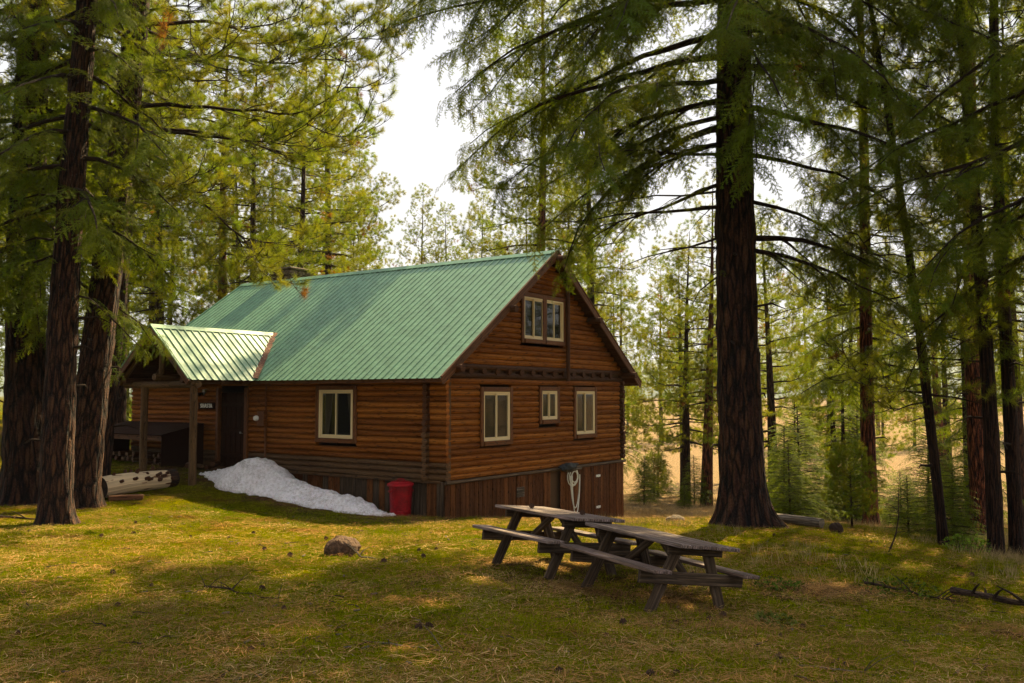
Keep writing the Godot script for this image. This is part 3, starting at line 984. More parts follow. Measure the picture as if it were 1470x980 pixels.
func porch(c: Node3D) -> void:
	var po := part("porch", c)
	var A := 2.77
	var VR := 7.91
	var YR := 3.95
	var WH := 1.68
	var YE := 2.5
	var zr := -VR
	var rl := (YR - HE) / SL - OE      # where the ridge runs into the main roof
	for sd in [-1.0, 1.0]:             # +1: slope towards the gable end
		var D := Vector3(0, YE - YR, WH * sd)
		var ln := D.length()
		D = D.normalized()
		var N := Vector3(0, WH, (YR - YE) * sd).normalized()
		var o := Vector3(-A, YR, zr)
		var length := func(a: float) -> float:
			var u := a - A
			if u <= -OE:
				return ln + 0.03
			var ym := HE + SL * (u + OE) + 0.01
			return clampf((YR - ym) / (YR - YE), 0.0, 1.0) * ln
		var a := 0.0
		while a < A + rl - 0.05:
			var b := minf(a + 0.91, A + rl)
			part("roof_panel", po, rib_panel(o, Vector3(1, 0, 0), D, N, a + 0.001, b, length, M.roof))
			a = b
		for k in 9:
			var mb := MB.new()
			var w := ln / 9.0
			var t := w * (k + 0.5)
			var reach := A + lerpf(rl, -OE, t / ln) - 0.12
			mb.box(Transform3D(Basis(Vector3(1, 0, 0), D, Vector3(1, 0, 0).cross(D)), o + D * t - N * 0.034 + Vector3(reach * 0.5 + 0.03, 0, 0)), Vector3(reach, w - 0.006, 0.04), 0.004, k)
			part("deck_board", po, mb.mesh(M.deck))
		var rk := MB.new()
		var p0 := o + Vector3(-0.01, -0.10, 0)
		rk.box(beam(p0, p0 + D * ln), Vector3(ln, 0.15, 0.035), 0.006)
		part("rake_board", po, rk.mesh(M.fascia))
		var et := MB.new()
		var e0 := o + N * 0.018 + Vector3(-0.015, 0, 0)
		et.box(beam(e0, e0 + D * (ln + 0.02)), Vector3(ln, 0.035, 0.05), 0.005)
		part("edge_trim", po, et.mesh(M.ridge))
		# rafter poles behind the gable edge, plates on the posts
		for u in [-A + 0.18, -A + 1.1, -1.0]:
			var r0 := Vector3(u, YR - 0.16, zr)
			part("rafter", po, log_mesh(r0, r0 + D * (ln - 0.06), 0.065, M.postlog if u < -2.0 else M.darklog, 410 + int(u * 10), 8))
		part("plate_log", po, log_mesh(Vector3(-A + 0.08, 2.47, zr + sd * 1.28), Vector3(-0.1, 2.47, zr + sd * 1.28), 0.085, M.darklog, 430, 8))
	# valley flashing
	for sd in [1.0, -1.0]:
		var va := Vector3(rl + 0.02, YR + 0.02, zr)
		var vb := Vector3(-OE - 0.06, HE + 0.02, zr + WH * sd)
		var fl := MB.new()
		var mid := Vector3(-0.35, 1.0, 0.45 * sd).normalized()
		fl.box(aim((va + vb) * 0.5 + mid * 0.025, vb - va, mid), Vector3((vb - va).length(), 0.02, 0.16), 0.006)
		part("valley_flashing", po, fl.mesh(M.flashing))
	var rc := MB.new()
	for sd in [-1.0, 1.0]:
		var e := Vector3(0, YR + 0.04 - 0.12 * (YR - YE) / WH, zr + 0.12 * sd)
		var t := Vector3(0, YR + 0.045, zr)
		face(rc, t + Vector3(-A - 0.02, 0, 0), t + Vector3(rl, 0, 0), e + Vector3(rl, 0, 0), e + Vector3(-A - 0.02, 0, 0), Vector3(0, 0.8, sd))
		face(rc, e + Vector3(-A - 0.02, 0, 0), e + Vector3(rl, 0, 0), e + Vector3(rl, -0.012, 0), e + Vector3(-A - 0.02, -0.012, 0), Vector3(0, 0, sd))
	part("ridge_cap", po, rc.mesh(M.ridge))
	part("ridge_log", po, log_mesh(Vector3(-A + 0.1, YR - 0.2, zr), Vector3(rl - 0.4, YR - 0.2, zr), 0.085, M.darklog, 441, 8))
	part("cross_beam", po, log_mesh(Vector3(-A + 0.35, 2.36, zr + 1.62), Vector3(-A + 0.35, 2.36, zr - 1.62), 0.10, M.postlog, 442))
	part("beam_end", po, log_mesh(Vector3(-A + 0.1, 2.56, zr + 0.05), Vector3(-1.0, 2.56, zr + 0.05), 0.09, M.postlog, 443))
	part("king_post", po, log_mesh(Vector3(-A + 0.35, 2.45, zr), Vector3(-A + 0.35, YR - 0.2, zr), 0.075, M.postlog, 444))
	for v in [6.47, 8.66]:
		var wp := c.transform * Vector3(-A + 0.35, 0, -v)
		part("post", po, log_mesh(Vector3(-A + 0.35, gh(wp.x, -wp.z) - 0.1, -v), Vector3(-A + 0.35, 2.30, -v), 0.105, M.postlog, 450 + int(v)))

# ------------------------------------------------------------------ trees
func dirv(az: float, el: float) -> Vector3:   # az 0 = right, 90 degrees = away from the camera
	return Vector3(cos(az) * cos(el), sin(el), -sin(az) * cos(el))

var SPRAY := {}

func fir_spray(sd: int, gap: float, nl: float, nw: float) -> ArrayMesh:
	var q := RandomNumberGenerator.new()
	q.seed = sd
	var nd := MB.new()
	var st := MB.new()
	var lines := []
	var L := 0.62
	var main := []
	for k in 9:
		var t := k / 8.0
		main.append(Vector3(t * L, -0.16 * t * t, 0.02 * sin(t * 5.0 + sd)))
	lines.append([main, 1.0])
	var sgn := 1.0
	var t := 0.08
	while t < 0.95:
		var b := Vector3(t * L, -0.16 * t * t, 0.02 * sin(t * 5.0 + sd))
		var l := lerpf(0.27, 0.07, t) * q.randf_range(0.65, 1.15)
		var an := deg_to_rad(q.randf_range(42, 62)) * sgn
		var tw := []
		var dr := q.randf_range(0.1, 0.5)
		for k in 4:
			var u := k / 3.0
			tw.append(b + Vector3(cos(an), -dr * u, sin(an)) * (l * u))
		lines.append([tw, 0.8])
		sgn = -sgn
		t += q.randf_range(0.09, 0.16)
	for ln in lines:
		var pts: Array = ln[0]
		for k in pts.size() - 1:
			var a: Vector3 = pts[k]
			var b: Vector3 = pts[k + 1]
			var d := (b - a).normalized()
			var side := d.cross(Vector3.UP).normalized()
			st.quad(a - side * 0.0035, b - side * 0.0025, b + side * 0.0025, a + side * 0.0035)
			var s := 0.0
			var m := (b - a).length()
			while s < m:
				for sg in [-1.0, 1.0]:
					var nd_dir: Vector3 = (d * q.randf_range(0.35, 0.8) + side * sg + Vector3.UP * q.randf_range(-0.25, 0.45)).normalized()
					nd.blade(a + d * (s + q.randf() * gap), nd_dir, nl * q.randf_range(0.75, 1.15), nw, d)
				s += gap
	var mm := nd.mesh(M.firneedle)
	return st.mesh(M.limb, mm)

func pine_twig(sd: int, per: int, nw: float, shoots: int) -> ArrayMesh:
	var q := RandomNumberGenerator.new()
	q.seed = sd
	var nd := MB.new()
	var st := MB.new()
	var paths := []
	var main := []
	for k in 7:
		var t := k / 6.0
		main.append(Vector3(t * 0.55, -0.05 * sin(t * PI) + 0.12 * t * t, 0.03 * sin(t * 4.0 + sd)))
	paths.append(main)
	for s in shoots:
		var k := q.randi_range(2, 5)
		var b: Vector3 = main[k]
		var an := q.randf_range(0.5, 1.2) * (1.0 if s % 2 == 0 else -1.0)
		var l := q.randf_range(0.14, 0.30)
		var el := q.randf_range(-0.2, 0.6)
		var p := []
		for j in 4:
			var u := j / 3.0
			p.append(b + Vector3(cos(an) * cos(el), sin(el) + 0.35 * u, sin(an) * cos(el)) * (l * u))
		paths.append(p)
	for p in paths:
		var m: int = p.size()
		st.tube(p, range(m).map(func(x): return 0.007 - 0.003 * x / m), 4, false)
		var e: Vector3 = p[m - 1]
		var d: Vector3 = (p[m - 1] - p[m - 2]).normalized()
		var sx := d.cross(Vector3(0.2, 1, 0.1)).normalized()
		var sy := d.cross(sx)
		for k in per:
			var an := q.randf() * TAU
			var op := acos(q.randf_range(-0.15, 0.97))
			var nd_dir := (d * cos(op) + (sx * cos(an) + sy * sin(an)) * sin(op) + Vector3(0, -0.12, 0)).normalized()
			nd.blade(e - d * q.randf_range(0.0, 0.11), nd_dir, q.randf_range(0.12, 0.185), nw, nd_dir.cross(Vector3(q.randf() - 0.5, q.randf() - 0.5, q.randf() - 0.5)).normalized())
	var mm := nd.mesh(M.pineneedle)
	return st.mesh(M.limb, mm)

func sprays() -> void:
	SPRAY.fir = fir_spray(3, 0.017, 0.042, 0.0125)
	SPRAY.firfar = fir_spray(4, 0.022, 0.038, 0.013)
	SPRAY.pine = pine_twig(5, 62, 0.0055, 4)
	for k in 4:
		SPRAY["bough%d" % k] = bough(700 + k)
	SPRAY.pinefar = pine_twig(6, 34, 0.0105, 4)

class Crown:
	var wood := MB.new()
	var xs := []
	var cols := []
	var boughs := false

func leafcol(kind: String, q: RandomNumberGenerator, tint: float) -> Color:
	var v := q.randf_range(0.72, 1.28) * tint
	var y := q.randf_range(-0.02, 0.03)
	if kind == "fir":
		return Color(0.112 + y * 0.7, 0.148, 0.013) * v
	if q.randf() < 0.014:
		return Color(0.20, 0.085, 0.02) * v
	return Color(0.172 + y * 1.5, 0.200, 0.018) * v

func fir_limb(cr: Crown, q: RandomNumberGenerator, p0: Vector3, az: float, len: float, e0: float, e1: float, r0: float, leafy: float, tint: float, big := 1.0, depth := 0) -> void:
	var n := maxi(4, int(len / 0.45))
	var pts := [p0]
	var rad := [r0]
	var a := az
	var els := [e0]
	var azs := [az]
	for k in n:
		var t := float(k + 1) / n
		var el := lerpf(e0, e1, pow(t, 0.9)) + q.randf_range(-0.1, 0.1) + 0.09 * sin(t * 7.0 + az * 3.0)
		a += q.randf_range(-0.13, 0.13)
		pts.append(pts[k] + dirv(a, el) * (len / n))
		rad.append(lerpf(r0, 0.008, pow(t, 0.8)))
		els.append(el)
		azs.append(a)
	cr.wood.tube(pts, rad, 6, false, q.randf() * 5)
	if leafy <= 0.0:
		for k in int(len * 2.0):   # bare side twigs
			var j := q.randi_range(1, n)
			var d := dirv(azs[j] + q.randf_range(0.5, 1.0) * (1 if k % 2 else -1), els[j] - q.randf_range(0.0, 0.5))
			var l := q.randf_range(0.25, 0.8)
			cr.wood.tube([pts[j], pts[j] + d * l * 0.5, pts[j] + d * l + Vector3(0, -0.08, 0)], [0.012, 0.008, 0.003], 4, false)
		return
	if len > 2.6 and p0.y < 13.5 and depth == 0:   # forks
		for k in q.randi_range(2, 4):
			var j := q.randi_range(int(n * 0.25), int(n * 0.75))
			fir_limb(cr, q, pts[j], azs[j] + q.randf_range(0.35, 0.8) * (1.0 if k % 2 else -1.0), len * q.randf_range(0.22, 0.4), els[j] + q.randf_range(-0.25, 0.15), els[j] - q.randf_range(0.2, 0.7), rad[j] * 0.6, leafy, tint, big, 1)
	var shift := q.randf() * 100.0
	if cr.boughs:   # ready-made boughs along the limb
		var run := 0.13 * len
		while run < len:
			var t := run / len
			var f := t * n
			var k := mini(int(f), n - 1)
			var pos: Vector3 = pts[k].lerp(pts[k + 1], f - k)
			var sc := lerpf(1.15, 0.45, t) * minf(1.0, len / 3.0) * q.randf_range(0.8, 1.2)
			if q.randf() < leafy * smoothstep(-0.45, -0.1, nz.get_noise_2d(run * 3.2 + shift, shift)):
				cr.xs.append(aim(pos, dirv(azs[k] + q.randf_range(-0.2, 0.2), els[k] - q.randf_range(0.0, 0.3)), Vector3(q.randf_range(-0.35, 0.35), 1, q.randf_range(-0.35, 0.35)), sc))
				cr.cols.append(leafcol("fir", q, tint))
			run += q.randf_range(0.26, 0.42) * maxf(sc, 0.4) * (1.0 if p0.y < 13.0 else 1.5)
		cr.xs.append(aim(pts[n], dirv(azs[n], els[n] - 0.1), Vector3(0.1, 1, 0.1), 0.4 * minf(1.0, len / 1.5)))
		cr.cols.append(leafcol("fir", q, tint))
		return
	branchlets(cr, q, pts, azs, els, len, 0.16 * len, leafy, tint, big, p0.y > 13.0, shift)
	for k in 2:
		cr.xs.append(aim(pts[n - k * 1], dirv(azs[n] + q.randf_range(-0.3, 0.3), els[n] - 0.1), Vector3(0.1, 1, 0.1), big * minf(1.0, len / 1.5)))
		cr.cols.append(leafcol("fir", q, tint))

func branchlets(cr: Crown, q: RandomNumberGenerator, pts: Array, azs: Array, els: Array, len: float, from: float, leafy: float, tint: float, big: float, thin: bool, shift: float) -> void:
	var n := pts.size() - 1
	var s := from
	var sg := 1.0
	while s < len:
		var t := s / len
		var f := t * n
		var k := mini(int(f), n - 1)
		var pos: Vector3 = pts[k].lerp(pts[k + 1], f - k)
		var lb := lerpf(1.25, 0.35, t) * q.randf_range(0.55, 1.2) * minf(1.0, len / 3.2)
		var ba: float = azs[k] + sg * q.randf_range(0.6, 1.25) * lerpf(1.0, 0.55, t)
		var be: float = els[k] - q.randf_range(0.0, 0.45)
		if q.randf() < leafy * smoothstep(-0.42, -0.05, nz.get_noise_2d(s * 3.2 + shift, shift)):
			spray_chain(cr, q, pos, ba, be, lb, big * (1.0 if len > 1.5 else 0.75), tint)
		sg = -sg
		s += q.randf_range(0.055, 0.13) * maxf(0.6, big) * (2.0 if thin else 1.0)

func spray_chain(cr: Crown, q: RandomNumberGenerator, pos: Vector3, ba: float, be: float, lb: float, big: float, tint: float) -> void:
	while lb > 0.0:
		var sc := q.randf_range(0.75, 1.2) * big
		var d := dirv(ba, be)
		cr.xs.append(aim(pos, d, Vector3(q.randf_range(-0.5, 0.5), 1, q.randf_range(-0.5, 0.5)), sc))
		cr.cols.append(leafcol("fir", q, tint))
		pos += d * 0.42 * sc
		lb -= 0.45 * sc
		be -= q.randf_range(0.05, 0.42)
		ba += q.randf_range(-0.25, 0.25)

func bough(sd: int) -> ArrayMesh:   # half a metre of limb with its side branchlets
	var q := RandomNumberGenerator.new()
	q.seed = sd
	var cr := Crown.new()
	var s := 0.0
	var sg := 1.0
	while s < 0.5:
		spray_chain(cr, q, Vector3(s, 0, 0), sg * q.randf_range(0.45, 1.25), q.randf_range(-0.4, 0.1), q.randf_range(0.25, 1.3), q.randf_range(0.75, 1.25), 1.0)
		sg = -sg
		s += q.randf_range(0.11, 0.22)
	for k in cr.cols.size():
		var v := q.randf_range(0.7, 1.25)
		cr.cols[k] = Color(v * q.randf_range(0.92, 1.12), v, v)
	return bake("fir", cr, SPRAY.fir)

func pine_limb(cr: Crown, q: RandomNumberGenerator, p0: Vector3, az: float, len: float, e0: float, e1: float, r0: float, tint: float, big := 1.0, depth := 0) -> void:
	var n := maxi(3, int(len / 0.42))
	var pts := [p0]
	var rad := [r0]
	var a := az
	var els := [e0]
	var azs := [az]
	for k in n:
		var t := float(k + 1) / n
		var el := lerpf(e0, e1, minf(1.0, t * 1.5)) + smoothstep(0.62, 1.0, t) * 0.85 + q.randf_range(-0.13, 0.13)
		a += q.randf_range(-0.16, 0.16)
		pts.append(pts[k] + dirv(a, el) * (len / n))
		rad.append(lerpf(r0, 0.007, pow(t, 0.75)))
		els.append(el)
		azs.append(a)
	cr.wood.tube(pts, rad, 5, false, q.randf() * 5)
	var s := (0.34 if depth == 0 else 0.2) * len
	var sg := 1.0 if q.randf() < 0.5 else -1.0
	while s < len:
		var f := s / len * n
		var k := mini(int(f), n - 1)
		var pos: Vector3 = pts[k].lerp(pts[k + 1], f - k)
		if depth == 0 and len > 1.6 and q.randf() < 0.42:
			pine_limb(cr, q, pos, azs[k] + sg * q.randf_range(0.5, 1.0), len * q.randf_range(0.22, 0.40), els[k] + q.randf_range(-0.35, 0.2), els[k] + q.randf_range(-0.1, 0.3), 0.016, tint, big, 1)
		else:
			cr.xs.append(aim(pos, dirv(azs[k] + sg * q.randf_range(0.4, 1.1), els[k] + q.randf_range(-0.3, 0.5)), Vector3(q.randf_range(-0.4, 0.4), 1, q.randf_range(-0.4, 0.4)), big * q.randf_range(0.75, 1.2)))
			cr.cols.append(leafcol("pine", q, tint))
		sg = -sg
		s += q.randf_range(0.17, 0.34) * big
	cr.xs.append(aim(pts[n], dirv(azs[n], els[n]), Vector3.UP, big * q.randf_range(0.8, 1.1)))
	cr.cols.append(leafcol("pine", q, tint))

func trunk_mesh(h: float, r0: float, lean: Vector3, m: Material, sides: int, fine: float, flare: float, sd: int) -> ArrayMesh:
	var mb := MB.new()
	var y := -0.45
	var rings := 0
	var nb := FastNoiseLite.new()
	nb.seed = sd
	nb.frequency = 0.9
	while true:
		var yy := maxf(y, 0.0)
		var t := clampf(yy / h, 0, 1)
		var r := r0 * pow(1.0 - t, 0.75 if fine < 0.5 else 1.15) + 0.012
		var cx := Vector3(lean.x * t + 0.06 * sin(yy * 0.35 + sd), y, lean.z * t + 0.05 * sin(yy * 0.3 + sd * 2.0))
		for j in sides + 1:
			var an := TAU * j / sides
			var fl := flare * exp(-yy / (r0 * 0.75)) * (0.5 + 0.75 * pow(0.5 + 0.5 * sin(an * 4.0 + sd + 0.6 * sin(an * 2.0)), 2.0) + 0.3 * sin(an * 3.0 + sd * 1.7))
			var bk := 0.0
			if fine < 0.5:
				var ca := cos(an) * r0 * 7.0
				var sa := sin(an) * r0 * 7.0
				var w := nb.get_noise_3d(ca * 1.8, yy * 0.9, sa * 1.8)
				bk = 0.15 * absf(w) - 0.04 + 0.05 * nb.get_noise_3d(ca * 5.0, yy * 3.0, sa * 5.0)
			var rr := r * (1.0 + fl) + bk * minf(1.0, r0 * 1.2) * minf(1.0, r / r0 + 0.2)
			mb.vert(cx + Vector3(cos(an) * rr, 0, -sin(an) * rr), Vector3.UP, Vector2(y, float(j) / sides * maxf(1.0, roundf(r0 * 3.0))))
		rings += 1
		if y >= h:
			break
		y = minf(h, y + (fine if y < 11.5 else maxf(fine * 3.0, 0.7)))
	for a in rings - 1:
		for j in sides:
			var q := a * (sides + 1) + j
			var r := q + sides + 1
			mb.i.append_array(PackedInt32Array([q, r + 1, q + 1, q, r, r + 1]))
	mb.smooth()
	for a in rings:   # close the seam in the normals
		var k0 := a * (sides + 1)
		var s := (mb.n[k0] + mb.n[k0 + sides]).normalized()
		mb.n[k0] = s
		mb.n[k0 + sides] = s
	return mb.mesh(m)

func bole(h: float, lean: Vector3, y: float, sd: int) -> Vector3:
	var t := clampf(y / h, 0, 1)
	return Vector3(lean.x * t + 0.06 * sin(y * 0.35 + sd), y, lean.z * t + 0.05 * sin(y * 0.3 + sd * 2.0))

# kind: fir or pine. d: h, r, base (crown base), reach, limbs, seed, lean, bark, near, tint
func make_tree(kind: String, d: Dictionary) -> Node3D:
	var o := Node3D.new()
	var q := RandomNumberGenerator.new()
	q.seed = d.seed
	var h: float = d.h
	var lean: Vector3 = d.get("lean", Vector3.ZERO)
	var near: bool = d.get("near", false)
	var tint: float = d.get("tint", 1.0)
	part("trunk", o, trunk_mesh(h, d.r, lean, M[d.get("bark", "pinebark")], 36 if near else 10, 0.16 if near else 0.8, d.get("flare", 0.55 if near else 0.2), d.seed))
	var cr := Crown.new()
	cr.boughs = near and kind == "fir"
	var nl: int = d.limbs
	var az := q.randf() * TAU
	for k in nl:
		var t := (k + q.randf_range(-0.3, 0.3)) / nl
		t = clampf(t, 0.0, 0.985)
		var y: float = lerpf(d.base, h * 0.985, t)
		az += 2.39996 + q.randf_range(-0.4, 0.4)
		var rr: float = d.r * pow(1.0 - y / h, 0.75)
		var p := bole(h, lean, y, d.seed)
		if kind == "fir":
			var len: float = d.reach * (pow(1.0 - t, 0.8) * q.randf_range(0.75, 1.1) + 0.06)
			fir_limb(cr, q, p, az, len, lerpf(d.get("e0", -0.1), 0.5, t * t), lerpf(d.get("e1", -0.5), 0.2, t * t), clampf(rr * 0.28, 0.012, 0.07), d.get("leafy", 0.95), tint, d.get("big", 1.0))
		else:
			var len: float = d.reach * sqrt(1.0 - t) * (0.55 + 0.5 * sin(PI * (t * 0.8 + 0.15))) * q.randf_range(0.65, 1.15) + 0.25
			pine_limb(cr, q, p, az, len, lerpf(-0.05, 0.65, t), lerpf(d.get("e1", -0.35), 0.45, t), clampf(rr * 0.3, 0.012, 0.06), tint, d.get("big", 1.0))
	var rest := cr.wood
	for e in d.get("extra", []):   # the long limbs that show are parts of their own
		cr.wood = MB.new()
		if kind == "fir":
			fir_limb(cr, q, bole(h, lean, e[0], d.seed), deg_to_rad(e[1]), e[2], deg_to_rad(e[3]), deg_to_rad(e[4]), e[5], e[6], tint)
		else:
			pine_limb(cr, q, bole(h, lean, e[0], d.seed), deg_to_rad(e[1]), e[2], deg_to_rad(e[3]), deg_to_rad(e[4]), e[5], tint)
		part("limb", o, cr.wood.mesh(M.limb))
	cr.wood = rest
	if kind == "pine":
		cr.xs.append(aim(bole(h, lean, h * 0.99, d.seed), Vector3.UP, Vector3.RIGHT, 1.2))
		cr.cols.append(leafcol("pine", q, tint))
	# stubs of broken branches below the crown
	if near:
		var y := 1.6
		while y < d.base + 1.0:
			var a2 := q.randf() * TAU
			var rr: float = d.r * pow(1.0 - y / h, 0.75)
			var p := bole(h, lean, y, d.seed) + dirv(a2, 0) * rr * 0.8
			var l := q.randf_range(0.15, 0.6)
			cr.wood.tube([p, p + dirv(a2, 0.1) * (l * 0.6 + 0.1), p + dirv(a2 + 0.2, -0.1) * (l + 0.1)], [0.03, 0.02, 0.008], 5, false)
			y += q.randf_range(0.5, 1.1)
	part("branches", o, cr.wood.mesh(M.limb)).set_meta("kind", "stuff")
	if near:
		if kind == "fir":
			var cw := part("crown", o)
			cw.set_meta("kind", "stuff")
			for b in 4:   # each bough shape takes every fourth place
				var xs := []
				var cs := []
				for k in range(b, cr.xs.size(), 4):
					xs.append(cr.xs[k])
					cs.append(cr.cols[k])
				scatter("boughs", cw, SPRAY["bough%d" % b], xs, cs).set_meta("kind", "stuff")
		else:
			scatter("crown", o, SPRAY.pine, cr.xs, cr.cols).set_meta("kind", "stuff")
	else:
		part("crown", o, bake(kind, cr, SPRAY[kind + "far"])).set_meta("kind", "stuff")
	return o

func bake(kind: String, cr: Crown, src: ArrayMesh) -> ArrayMesh:   # many sprays as one mesh
	var arr := src.surface_get_arrays(0)
	var sv: PackedVector3Array = arr[Mesh.ARRAY_VERTEX]
	var v := PackedVector3Array()
	var n := PackedVector3Array()
	var c := PackedColorArray()
	var sn: PackedVector3Array = arr[Mesh.ARRAY_NORMAL]
	var m := sv.size()
	for k in cr.xs.size():
		var x: Transform3D = cr.xs[k]
		v.append_array(x * sv)
		n.append_array(Transform3D(x.basis.orthonormalized()) * sn)
		var cc := PackedColorArray()
		cc.resize(m)
		cc.fill(cr.cols[k])
		c.append_array(cc)
	var out := []
	out.resize(Mesh.ARRAY_MAX)
	out[Mesh.ARRAY_VERTEX] = v
	out[Mesh.ARRAY_NORMAL] = n
	out[Mesh.ARRAY_COLOR] = c
	var am := ArrayMesh.new()
	am.add_surface_from_arrays(Mesh.PRIMITIVE_TRIANGLES, out)
	am.surface_set_material(0, M[kind + "needle"])
	if src == SPRAY.fir:
		var sa := src.surface_get_arrays(1)
		var iv: PackedInt32Array = sa[Mesh.ARRAY_INDEX]
		var stem := PackedVector3Array()
		for k in iv:
			stem.append(sa[Mesh.ARRAY_VERTEX][k])
		var ws := PackedVector3Array()
		for x in cr.xs:
			ws.append_array(x * stem)
		var wn := PackedVector3Array()
		wn.resize(ws.size())
		wn.fill(Vector3.UP)
		var so := []
		so.resize(Mesh.ARRAY_MAX)
		so[Mesh.ARRAY_VERTEX] = ws
		so[Mesh.ARRAY_NORMAL] = wn
		am.add_surface_from_arrays(Mesh.PRIMITIVE_TRIANGLES, so)
		am.surface_set_material(1, M.limb)
	return am

func plant(o: Node3D, called: String, label: String, p: Vector3, turn := 0.0, s := 1.0, group := "", tilt := 0.0) -> void:
	var category := "tree"
	o.name = numbered(called)
	add_child(o)
	o.transform = Transform3D((Basis(Vector3(cos(turn * 3.0), 0, sin(turn * 3.0)), 0.035 * tilt) * Basis(Vector3.UP, turn)).scaled(Vector3(s, s, s)), p)
	tag(o, label, category, group)

const ORD := ["first", "second", "third", "fourth", "fifth", "sixth", "seventh", "eighth", "ninth", "tenth", "eleventh", "twelfth", "thirteenth", "fourteenth", "fifteenth", "sixteenth", "seventeenth", "eighteenth", "nineteenth", "twentieth", "twenty-first", "twenty-second", "twenty-third", "twenty-fourth", "twenty-fifth", "twenty-sixth", "twenty-seventh", "twenty-eighth", "twenty-ninth", "thirtieth", "thirty-first", "thirty-second", "thirty-third", "thirty-fourth", "thirty-fifth", "thirty-sixth", "thirty-seventh", "thirty-eighth", "thirty-ninth", "fortieth"]

func row_of_trees(list: Array, protos: Array, called: String, what: String, where: String, group: String, ang_from := 0.0) -> void:
	# list: [x, z, height scale, proto]; labelled in order from the left of the view
	list.sort_custom(func(a, b): return a[0] / a[1] < b[0] / b[1])
	for k in list.size():
		var a: Array = list[k]
		var o: Node3D = protos[a[3]].duplicate()
		plant(o, called, "%s %s from the left %s" % [ORD[k], what, where], W(a[0], a[1], -0.05), a[0] * 7.1 + a[1], a[2], group, sin(a[0] * 5.0 + a[1]))

